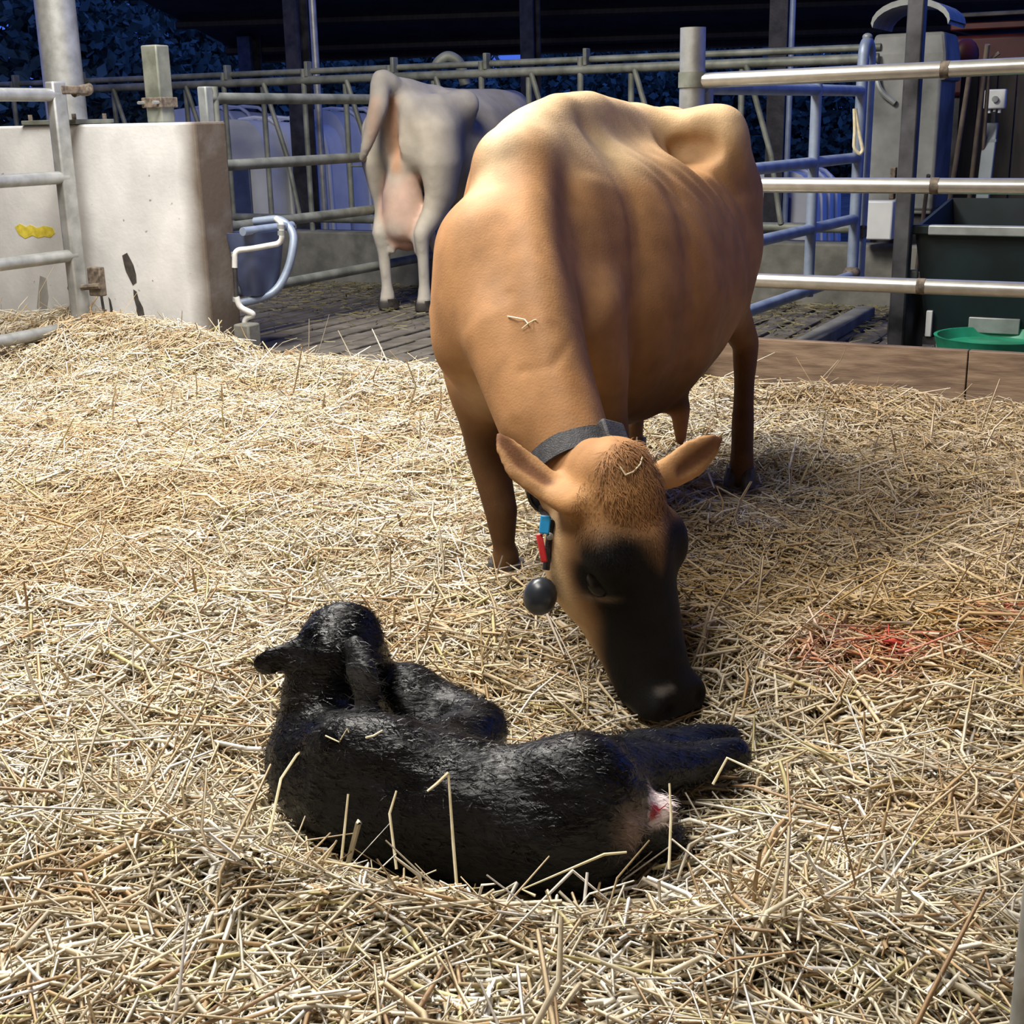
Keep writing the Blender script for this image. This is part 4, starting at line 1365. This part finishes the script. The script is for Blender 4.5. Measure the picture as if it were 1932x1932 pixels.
# cleft under the tail, udder with teats
F2.chain([G(-.03, 0, 1.28), G(.02, 0, 1.0)], [.03, .035], B, k=.06, sub=True)
F2.chain([G(.12, -.02, .97), G(.12, -.03, .76), G(.14, -.03, .58), G(.17, -.03, .52)], [(.085, .11), (.125, .14), (.145, .165), (.12, .14)], B, k=.035)
for a, b in ((.06, -.07), (.07, .085), (.28, -.07), (.28, .08)):
    F2.chain([G(a, b, .50), G(a - .01, b * 1.1, .385)], [.032, .018], B, k=.03)
tailp = [G(-.02, 0, 1.49), G(-.07, -.03, 1.50), at(715, 195, 8.42), at(702, 240, 8.40), at(690, 280, 8.40), at(683, 300, 8.42)]
F2.chain(resample(tailp, 3), resample([.05, .06, .062, .05, .034, .022], 3), B, k=.03)
hp = at(940, 205, 10.35)
F2.chain([G(1.62, 0, 1.16), at(915, 215, 10.15), hp], [(.13, .22), (.10, .15), (.09, .10)], B, k=.1)
F2.chain([hp, hp + A * .28 - Z * .22], [(.10, .10), (.06, .07)], B, k=.04)
F2.chain([hp + B * .07, at(966, 212, 10.25), at(971, 200, 10.25)], [(.03, .03), (.055, .03), (.03, .02)], B, k=.03)
F2.chain([hp - B * .07, at(925, 202, 10.4)], [(.03, .03), (.03, .02)], B, k=.03)
for q_ in ((932, 190), (947, 192)):
    F2.chain([hp + Z * .03, at(q_[0], q_[1] - 3, 10.3)], [.03, .014], B, k=.02)
V, Q = F2.mesh(smooth=5)
rel = V - O2
s_ = rel @ A; t_ = rel @ B; z_ = V[:, 2] / .945
nz = wob(V, 5, 10, 2)
C = np.tile(np.array([0.33, 0.305, 0.27]), (len(V), 1))
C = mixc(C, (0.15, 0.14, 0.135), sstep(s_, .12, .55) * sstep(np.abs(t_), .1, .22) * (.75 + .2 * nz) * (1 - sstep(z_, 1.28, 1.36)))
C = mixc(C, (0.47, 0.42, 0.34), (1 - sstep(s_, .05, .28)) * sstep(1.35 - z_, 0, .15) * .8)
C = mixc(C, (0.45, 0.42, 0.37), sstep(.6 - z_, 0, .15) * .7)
C = mixc(C, (0.48, 0.25, 0.14), np.exp(-(t_ / .045) ** 2) * (1 - sstep(s_, .08, .2)) * sstep(z_, .86, .95) * (1 - sstep(z_, 1.36, 1.44)) * .85)
ud = np.linalg.norm((V - G(.15, -.03, .68)) / np.array([1, 1, 1.75]), axis=1)
um = (1 - sstep(ud, .165, .195)) * (np.abs(t_ + .03) < .15)
C = mixc(C, (0.60, 0.40, 0.31), um * .9)
C = mixc(C, (0.46, 0.24, 0.17), um * sstep(.60 - z_, 0, .12) * .7)
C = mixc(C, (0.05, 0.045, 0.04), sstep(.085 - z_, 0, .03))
C = mixc(C, (0.22, 0.205, 0.185), (np.min(np.stack([np.linalg.norm(V - p_, axis=1) for p_ in resample(tailp, 6)]), 0) < .075) * 1.0 * .6)
dear = np.linalg.norm(V - at(968, 212, 10.22), axis=1)
C = mixc(C, (0.10, 0.06, 0.05), 1 - sstep(dear, .02, .045))
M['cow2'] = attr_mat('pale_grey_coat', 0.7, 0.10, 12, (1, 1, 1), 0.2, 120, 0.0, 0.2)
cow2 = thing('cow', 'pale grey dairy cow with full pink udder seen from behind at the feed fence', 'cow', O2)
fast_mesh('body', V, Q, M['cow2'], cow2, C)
for sg in (-1, 1):
    hoof(cow2, G(.06, sg * .14, .03), A, 1.2)
    hoof(cow2, G(1.46, sg * .15, .03), A, 1.2)

# ------------------------------------------------------------------ the newborn black calf
F3 = Field((-.78, 1.60, -.14), (.62, 2.75, .50), 0.0068)
Tc = [at(612, 1445, 2.09), at(680, 1480, 2.05), at(770, 1505, 2.01), at(870, 1530, 1.97), at(985, 1552, 1.94), at(1075, 1560, 1.93), at(1122, 1572, 1.925)]
cl = cam_vec(.25, -1, 0)
F3.chain(resample(Tc, 3), resample([(.09, .10), (.108, .12), (.118, .125), (.115, .12), (.108, .12), (.108, .12), (.07, .09)], 3), cl, k=.03)
# shoulder, ribs, haunch
F3.blob(at(690, 1430, 2.0), (.085, .06, .065), [cam_vec(1, .3, 0), cam_vec(-.3, 1, .4), cam_vec(0, 0, 1)], k=.05)
F3.blob(at(1095, 1500, 1.93), (.10, .085, .08), [cam_vec(1, .1, 0), cam_vec(-.1, 1, .4), cam_vec(0, 0, 1)], k=.05)
F3.chain([at(650, 1405, 2.04), at(760, 1425, 1.98), at(880, 1458, 1.95), at(980, 1482, 1.93), at(1090, 1470, 1.93)], [.035, .035, .035, .035, .04], cl, k=.08)
# neck and head seen from behind
F3.chain(resample([at(612, 1455, 2.09), at(590, 1390, 2.13), at(600, 1320, 2.16), at(625, 1250, 2.18)], 3), resample([(.085, .085), (.066, .075), (.066, .075), (.068, .075)], 3), cam_vec(1, 0, 0), k=.04)
hd = at(645, 1238, 2.20)
F3.chain([at(640, 1232, 2.19), at(668, 1250, 2.26), at(690, 1290, 2.36), at(700, 1330, 2.44)], [(.074, .072), (.066, .068), (.048, .05), (.036, .038)], cam_vec(1, 0, 0), k=.03)
F3.blob(at(652, 1190, 2.20), (.055, .03, .05), np.eye(3), k=.04)
# ears: one stuck out to the left, one hanging down the right cheek
ax = cam_vec(-1, .45, 0)
F3.chain(resample([at(592, 1222, 2.17), at(560, 1230, 2.155), at(530, 1240, 2.145), at(504, 1249, 2.14), at(488, 1254, 2.14)], 2), resample([(.026, .014), (.027, .012), (.025, .010), (.022, .009), (.017, .008)], 2), np.cross(ax, cam_vec(.1, .2, 1)), k=.02)
ax = cam_vec(.25, 1, 0)
F3.chain([at(668, 1215, 2.11), at(680, 1262, 2.07), at(692, 1310, 2.055), at(690, 1348, 2.055)], [(.018, .014), (.028, .012), (.027, .011), (.012, .008)], np.cross(ax, cam_vec(-.4, 0, 1)), k=.015)
# folded front legs
F3.chain([at(850, 1420, 2.08), at(905, 1375, 2.18), at(835, 1330, 2.25), at(775, 1298, 2.28)], [(.06, .06), (.052, .05), (.042, .042), (.040, .042)], cl, k=.04)
F3.chain([at(775, 1298, 2.28), at(752, 1318, 2.25), at(800, 1370, 2.20)], [(.040, .042), (.032, .034), (.028, .03)], cl, k=.03)
# hind legs stretched to the right
F3.chain([at(1105, 1495, 1.96), at(1190, 1452, 2.06), at(1290, 1445, 2.13), at(1350, 1425, 2.18), at(1388, 1420, 2.20)], [(.075, .075), (.052, .055), (.036, .04), (.028, .03), (.026, .026)], cl, k=.05)
F3.chain([at(1110, 1470, 2.05), at(1220, 1425, 2.20), at(1330, 1400, 2.28), at(1372, 1392, 2.30)], [(.06, .06), (.045, .045), (.032, .034), (.026, .026)], cl, k=.05)
F3.chain([at(1140, 1555, 1.95), at(1205, 1540, 1.965), at(1245, 1532, 1.975)], [(.05, .05), (.038, .038), (.030, .034)], cl, k=.03)
F3.chain([at(1130, 1600, 1.93), at(1200, 1590, 1.95), at(1268, 1580, 1.97)], [(.05, .05), (.030, .032), (.024, .026)], cl, k=.025)
F3.chain([at(1162, 1590, 1.88), at(1185, 1570, 1.875)], [(.03, .03), (.02, .02)], cl, k=.03)
V, Q = F3.mesh(smooth=4)
Nn = vnormals(V, Q)
# wet matted coat: ridged locks running along the body
ca3 = cam_vec(1, .25, 0)
wv = V - np.outer(V @ ca3, ca3) * .62
lock = 1 - np.abs(wob(wv, 85, 10, 4))
V = V + Nn * (0.0022 * lock + 0.003 * wob(V, 38, 8, 12))[:, None]
C = np.tile(np.array([0.0038, 0.0040, 0.0050]), (len(V), 1))
C = mixc(C, (0.011, 0.009, 0.008), sstep(wob(V, 14, 8, 6), .5, 1.2) * .6)
dw = np.linalg.norm((V - at(1236, 1524, 1.945)) / np.array([1.2, 1.2, 1.0]), axis=1)
C = mixc(C, (0.62, 0.52, 0.50), (1 - sstep(dw + .006 * wob(V, 120, 8, 3), .026, .042)))
dr = np.linalg.norm(V - at(1228, 1532, 1.935), axis=1)
C = mixc(C, (0.42, 0.02, 0.03), 1 - sstep(dr + .005 * wob(V, 160, 8, 8), .010, .020))
de = np.linalg.norm(V - at(1188, 1560, 1.87), axis=1)
C = mixc(C, (0.16, 0.11, 0.085), (1 - sstep(de, .02, .06)) * .8)
eh = np.linalg.norm(V - at(686, 1300, 2.065), axis=1)
C = mixc(C, (0.04, 0.04, 0.042), (1 - sstep(eh, .03, .055)) * .8)
M['calf'] = attr_mat('wet_black_coat', 0.36, 0.5, 26, (.4, 1, 1), 0.6, 120, 0.0, 0.30, 0.006, 0.14)
calf = thing('calf', 'wet newborn black calf lying curled in the straw in front of the fawn cow', 'calf', at(870, 1600, 1.95) * np.array([1, 1, 0]))
fast_mesh('body', V, Q, M['calf'], calf, C)
CV, CN = V, vnormals(V, Q)
# matted hair tufts
n = 15000
pick = RNG.integers(0, len(CV), n)
base = CV[pick]; nrm = CN[pick]
tang = ca3[None] * RNG.choice([-1, 1], n, p=[.2, .8])[:, None] + RNG.normal(size=(n, 3)) * .45
tang -= nrm * np.sum(tang * nrm, 1)[:, None]
tang /= np.linalg.norm(tang, axis=1)[:, None]
sd = np.cross(nrm, tang)
ln = RNG.uniform(.010, .026, n)[:, None]; wd = RNG.uniform(.0005, .0012, n)[:, None]
lift = RNG.uniform(.06, .32, n)[:, None]
p1 = base - nrm * .002; p2 = base + tang * ln * .6 + nrm * ln * lift; p3 = base + tang * ln * 1.15 + nrm * ln * lift * .9
TV = np.stack([p1 - sd * wd, p1 + sd * wd, p2 + sd * wd * .8, p2 - sd * wd * .8, p3], 1).reshape(-1, 3)
ii = np.arange(n)[:, None] * 5
TQ = np.concatenate([ii + [0, 1, 2], ii + [0, 2, 3], ii + [3, 2, 4]])
TC = np.repeat(C[pick] * 1.3, 5, 0)
hr_ = fast_mesh('hair', TV, TQ, M['calf'], calf, TC, True, 3)
hr_['kind'] = 'stuff'

# ------------------------------------------------------------------ straw bedding
CALFC = at(880, 1590, 1.97)


def bed_z(x, y):
    P = np.stack([x, y, np.zeros_like(x)], 1)
    z = 0.012 + 0.022 * wob(P, 5.5, 8, 0) + 0.019 * wob(P, 14, 8, 9)
    # nest around the calf with a low rim in front
    qx = (x - CALFC[0] - .05) / .52; qy = (y - CALFC[1] + .25 * (x - CALFC[0])) / .24
    r2 = qx ** 2 + qy ** 2
    z = z * (1 - .7 * np.exp(-r2 * .7)) - 0.06 * np.exp(-r2)
    z += 0.035 * np.exp(-((np.sqrt(r2) - 1.35) / .35) ** 2) * (y < CALFC[1])
    z -= 0.07 * np.exp(-(((x - .36) / .28) ** 2 + ((y - 2.40) / .22) ** 2))
    # heap against the concrete wall, straw trodden up to the kick board
    k = np.stack([x - CORNER[0], y - CORNER[1]], 1) @ A[:2]
    u = np.stack([x - CORNER[0], y - CORNER[1]], 1) @ B[:2]
    z += .10 * np.exp(-((k + .25) / .45) ** 2) * (1 - sstep(u, -.1, .5)) 
    z += .05 * np.exp(-((u + .55) / .4) ** 2 - ((k + .2) / .3) ** 2)
    z += .05 * np.exp(-((k + .1) / .5) ** 2)
    # hollows where the cow stands
    for H_ in (FRH, FLH, HLH, HRH):
        z -= .03 * np.exp(-((x - H_[0]) ** 2 + (y - H_[1]) ** 2) / .012)
    z += .05 * sstep(1.75 - y, 0, .9)
    return z


def in_pen(x, y, marg=0.0):
    k = np.stack([x - CORNER[0], y - CORNER[1]], 1) @ A[:2]
    u = np.stack([x - CORNER[0], y - CORNER[1]], 1) @ B[:2]
    return k < marg - .02 + 0.0 * u


xs = np.arange(-4.2, 3.6, .045); ys = np.arange(.55, 8.6, .045)
X, Y = np.meshgrid(xs, ys, indexing='ij')
zz = bed_z(X.ravel(), Y.ravel()) - .018
nx, ny = X.shape
ok = in_pen(X.ravel(), Y.ravel(), .0)
I = np.arange(nx * ny).reshape(nx, ny)
q_ = np.stack([I[:-1, :-1], I[1:, :-1], I[1:, 1:], I[:-1, 1:]], -1).reshape(-1, 4)
q_ = q_[ok[q_].all(1)]
bed = fast_mesh('straw_bed', np.stack([X.ravel(), Y.ravel(), zz], 1), q_, M['straw_bed'])
tag(bed, 'packed straw bed under the loose straw covering the pen floor', 'straw', kind='stuff')

PAL = np.array([(.72, .645, .49), (.66, .56, .385), (.56, .44, .27), (.45, .31, .17), (.78, .73, .62), (.57, .50, .25), (.33, .21, .11), (.82, .79, .73)])
PW = np.array([.24, .20, .14, .09, .16, .05, .05, .07])


def straws(n, y0, y1, lscale=1.0, rscale=1.0, up=.06, zoff=(-.012, .022), nseg=2, region=None):
    if region is None:
        y = np.sqrt(RNG.uniform(0, 1, n) * ((y1 + 1.7) ** 2 - (y0 + 1.7) ** 2) + (y0 + 1.7) ** 2) - 1.7
        x = RNG.uniform(-1, 1, n) * (.46 * y + .75)
    else:
        x, y = region(n)
    keep = in_pen(x, y, .0)
    x, y = x[keep], y[keep]
    n = len(x)
    z = bed_z(x, y) + RNG.uniform(*zoff, n)
    P = np.stack([x, y, z], 1)
    L = np.clip(RNG.lognormal(math.log(.098), .5, n), .03, .32) * lscale
    flow = wob(P * np.array([1, 1, 0]), 3.2, 8, 14) * 1.5
    az = flow + RNG.normal(0, 1.0, n)
    az = np.where(RNG.uniform(size=n) < .4, RNG.uniform(0, 6.28, n), az)
    pit = RNG.normal(0, .24, n)
    upm = RNG.uniform(size=n) < up
    pit = np.where(upm, RNG.uniform(.35, 1.2, n), pit)
    # follow the slope of the bed
    e = .06
    gx = (bed_z(x + e, y) - bed_z(x - e, y)) / (2 * e); gy = (bed_z(x, y + e) - bed_z(x, y - e)) / (2 * e)
    D = np.stack([np.cos(az) * np.cos(pit), np.sin(az) * np.cos(pit), np.sin(pit)], 1)
    D[:, 2] += gx * D[:, 0] + gy * D[:, 1]
    D /= np.linalg.norm(D, axis=1)[:, None]
    P[upm, 2] += (L[upm] * .5 * np.sin(pit[upm])) * .8
    kink = RNG.normal(0, .12, (n, 3)) * L[:, None]
    kink[:, 2] = np.abs(kink[:, 2]) * .6
    kink = np.where((RNG.uniform(size=n) < .5)[:, None], kink, kink * .15)
    a = P - D * L[:, None] * .5; b = P + D * L[:, None] * .5; m = P + kink
    bad = np.zeros(n, bool)
    for fld, th in ((F3, .004), (cow_field, .004)):
        for q in (a, b, m, (a + m) / 2, (b + m) / 2):
            bad |= fld.value(q) < th
    # keep clear of wall, posts and water pipe
    for q in (a, b):
        k = (q - CORNER) @ A
        bad |= (k > .0) & (q[:, 2] < .35)
    for q in (post, npst):
        bad |= (P[:, 0] - q[0]) ** 2 + (P[:, 1] - q[1]) ** 2 < .006
    mz = HP(.49, 0, -.05)
    near = np.exp(-(((P[:, 0] - mz[0] + .04) / .13) ** 2 + ((P[:, 1] - mz[1] + .08) / .13) ** 2))
    bad |= (near > .35) & (np.maximum(a[:, 2], b[:, 2]) > -.005)
    wp_ = at(1225, 1560, 1.9)
    bad |= ((P[:, 0] - wp_[0]) ** 2 + (P[:, 1] - wp_[1]) ** 2 < .012) & (np.maximum(a[:, 2], b[:, 2]) > .06)
    g = ~bad
    a, b, m, D, L, P = a[g], b[g], m[g], D[g], L[g], P[g]
    n = len(a)
    r = np.clip(RNG.lognormal(math.log(.0025), .36, n), .0010, .0055) * rscale
    S = np.cross(D, np.array([0, 0, 1.0])); S /= np.maximum(np.linalg.norm(S, axis=1), 1e-6)[:, None]
    T = np.cross(S, D)
    rows = []
    for p, f in ((a, .8), (m, 1.0), (b, .7)):
        for an in (math.radians(90), math.radians(210), math.radians(330)):
            rows.append(p + (S * math.cos(an) * 1.25 + T * math.sin(an) * .8) * (r * f)[:, None])
    V = np.stack(rows, 1).reshape(-1, 3)
    base = (np.arange(n) * 9)[:, None, None]
    qs = []
    for s in range(2):
        for k in range(3):
            k2 = (k + 1) % 3
            qs.append([s * 3 + k, s * 3 + k2, s * 3 + 3 + k2, s * 3 + 3 + k])
    Q = (base + np.array(qs)[None]).reshape(-1, 4)
    ci = RNG.choice(len(PAL), n, p=PW)
    C = PAL[ci] * RNG.uniform(.82, 1.12, n)[:, None]
    # older, damper straw patches: browner, more golden; red birth stains at the right
    pn = wob(P * np.array([1, 1, 0]), 2.6, 8, 20)
    C = mixc(C, (.45, .295, .13), np.clip(sstep(pn, .0, 1.0) * .5, 0, 1))
    C = mixc(C, (.42, .27, .12), np.clip(sstep(wob(P * np.array([1, 1, 0]), 9, 8, 30), .25, 1.1) * .6 * RNG.uniform(.3, 1.2, n), 0, 1))
    wet = np.exp(-(((P[:, 0] - .95) / .45) ** 2 + ((P[:, 1] - 2.75) / .42) ** 2))
    wet = np.maximum(wet, .8 * np.exp(-(((P[:, 0] - .45) / .5) ** 2 + ((P[:, 1] - 3.1) / .5) ** 2)))
    wet = np.maximum(wet, .55 * np.exp(-(((P[:, 0] + .1) / .35) ** 2 + ((P[:, 1] - 2.6) / .3) ** 2)))
    C = mixc(C, (.36, .22, .055), np.clip(wet * RNG.uniform(.4, 1.2, n), 0, 1) * .85)
    for (px, py, d, sx, w) in ((1698, 1222, 2.70, .045, 1.0), (1640, 1250, 2.66, .10, .5), (1900, 1155, 2.9, .07, .7), (1540, 1260, 2.64, .07, .35), (1830, 1235, 2.7, .06, .5)):
        c = at(px, py, d)
        C = mixc(C, (.52, .055, .03), w * np.exp(-(((P[:, 0] - c[0]) / sx) ** 2 + ((P[:, 1] - c[1]) / (sx * 1.3)) ** 2)) * (RNG.uniform(size=n) < .75) * (np.abs(D[:, 2]) < .35))
    return V, Q, np.repeat(C, 9, 0)


M['straw'] = attr_mat('loose_straw', 0.5, 0.12, 60, (1, 1, 1), 0.1, 300, 0.0, 0.45)
parts = [straws(26000, .8, 4.6, .5, .55, .03, (.0, .03)), straws(104000, .8, 7.6, up=.016), straws(24000, .8, 3.2, 1.1, 1.1, .008, (.0, .03)), straws(7000, .8, 7.4, 1.4, 1.0, .04, (.0, .03))]
# a thicker wreath of straw standing round the calf


def wreath(n):
    a = RNG.uniform(math.pi * .98, math.pi * 2.02, n)
    r = RNG.normal(1.12, .12, n)
    x = CALFC[0] + .05 + .52 * r * np.cos(a)
    y = CALFC[1] - .25 * (x - CALFC[0]) + .24 * r * np.sin(a)
    return x, y


parts.append(straws(4200, 0, 0, 1.0, .95, .03, (.0, .05), region=wreath))
off = 0
Vs, Qs, Cs = [], [], []
for v, q, c in parts:
    Vs.append(v); Qs.append(q + off); Cs.append(c); off += len(v)
st_ = fast_mesh('loose_straw', np.concatenate(Vs), np.concatenate(Qs), M['straw'], None, np.concatenate(Cs), True)
tag(st_, 'pale golden loose straw strewn over the whole pen', 'straw', kind='stuff')

# fodder scraps on the slats near the feed kerb
n = 5000
u = RNG.uniform(-3, 7, n); v = -np.abs(RNG.normal(0, .9, n)) - .12
P = feed(0, 0, .012) + u[:, None] * B + v[:, None] * A
kk = (P - CORNER) @ A
P = P[kk > .25]; n = len(P)
az = RNG.uniform(0, 6.28, n); D = np.stack([np.cos(az), np.sin(az), RNG.normal(0, .12, n)], 1) * RNG.uniform(.012, .05, n)[:, None]
S = np.cross(D, Z); S = S / np.linalg.norm(S, axis=1)[:, None] * RNG.uniform(.002, .004, n)[:, None]
V = np.stack([P - D - S, P + D - S, P + D + S, P - D + S, P - D + Z * .004, P + D + Z * .004], 1).reshape(-1, 3)
i6 = np.arange(n)[:, None] * 6
Q = np.concatenate([i6 + [0, 1, 5, 4], i6 + [2, 3, 4, 5]])
sc_ = fast_mesh('fodder_scraps', V, Q, M['straw'], None, np.repeat(np.array([(.13, .11, .045)]) * RNG.uniform(.5, 1.5, (n, 1)), 6, 0), False)
tag(sc_, 'scattered green brown fodder scraps on the slats by the feed kerb', 'fodder', kind='stuff')


# single stalks that lie on the animals or stand up in front of the calf
def stalk(pts, label, group=None, r=.0026):
    pts = [np.asarray(p, float) for p in pts]
    t = MB().tube(pts, [r * .8] + [r * .8] * (len(pts) - 2) + [r * .6], 6).build('straw_stalk', M['straw1'], None)
    tag(t, label, 'straw', group)


def first_hit(px, py, fld, lift=.004):
    """where the line of sight through a picture point meets an animal"""
    v = _F * FPX + _R * (px - 966) + _U * (966 - py); v = v / np.linalg.norm(v)
    t = np.arange(1.2, 6, .004)
    P = CAMP + t[:, None] * v
    h = np.where(fld.value(P) < lift)[0]
    return P[h[0]] - v * .004 if len(h) else at(px, py, 2.0)


def on(fld, pix): return [first_hit(a, b, fld) for a, b in pix]


stalk(on(cow_field, [(958, 597), (975, 600), (990, 603), (997, 612)]), 'bent straw stalk stuck to the middle of the fawn cow neck', None, .0022)
stalk(on(cow_field, [(985, 620), (997, 610), (1008, 604), (1013, 603)]), 'short straw stalk crossing the bent one on the fawn cow neck', None, .0018)
stalk(on(cow_field, [(1170, 880), (1180, 896), (1195, 890), (1208, 876), (1212, 862)]), 'curled straw stalk on top of the fawn cow head', None, .0022)
stalk(on(F3, [(690, 1392), (705, 1388), (722, 1378)]), 'short pale stalk lying on the calf shoulder', None, .0025)
stalk(on(F3, [(614, 1388), (640, 1400), (655, 1375), (658, 1382)]), 'thin green straw bit on the calf neck', None, .0018)
stalk([at(864, 1700, 1.74), at(855, 1590, 1.80), at(846, 1460, 1.84)], 'tall straight stalk standing in front of the calf belly', None, .0034)
stalk([at(846, 1458, 1.84), at(825, 1478, 1.83), at(806, 1493, 1.82)], 'pale stalk tip leaning against the tall stalk before the calf', None, .0032)
stalk([at(500, 1610, 1.82), at(530, 1470, 1.95), at(560, 1425, 2.0), at(612, 1386, 2.02)], 'long bent stalk reaching over the calf neck from the left', None, .0032)
stalk([at(1010, 1690, 1.74), at(985, 1678, 1.75), at(1140, 1612, 1.77), at(1182, 1608, 1.78)], 'long pale stalk lying across the straw below the calf rump', None, .003)
stalk([at(748, 1640, 1.80), at(735, 1535, 1.85), at(748, 1492, 1.87)], 'upright pale stalk in front of the calf ribs', None, .003)
stalk([at(644, 1625, 1.82), at(657, 1498, 1.87)], 'short upright stalk before the calf shoulder', None, .003)
stalk([at(1262, 1640, 1.80), at(1266, 1540, 1.86), at(1263, 1478, 1.89)], 'upright stalk right of the white patch on the calf leg', None, .003)
stalk([at(1345, 1480, 2.05), at(1372, 1430, 2.08), at(1420, 1452, 2.02), at(1450, 1462, 2.0)], 'folded white stalk by the end of the calf hind leg', None, .003)
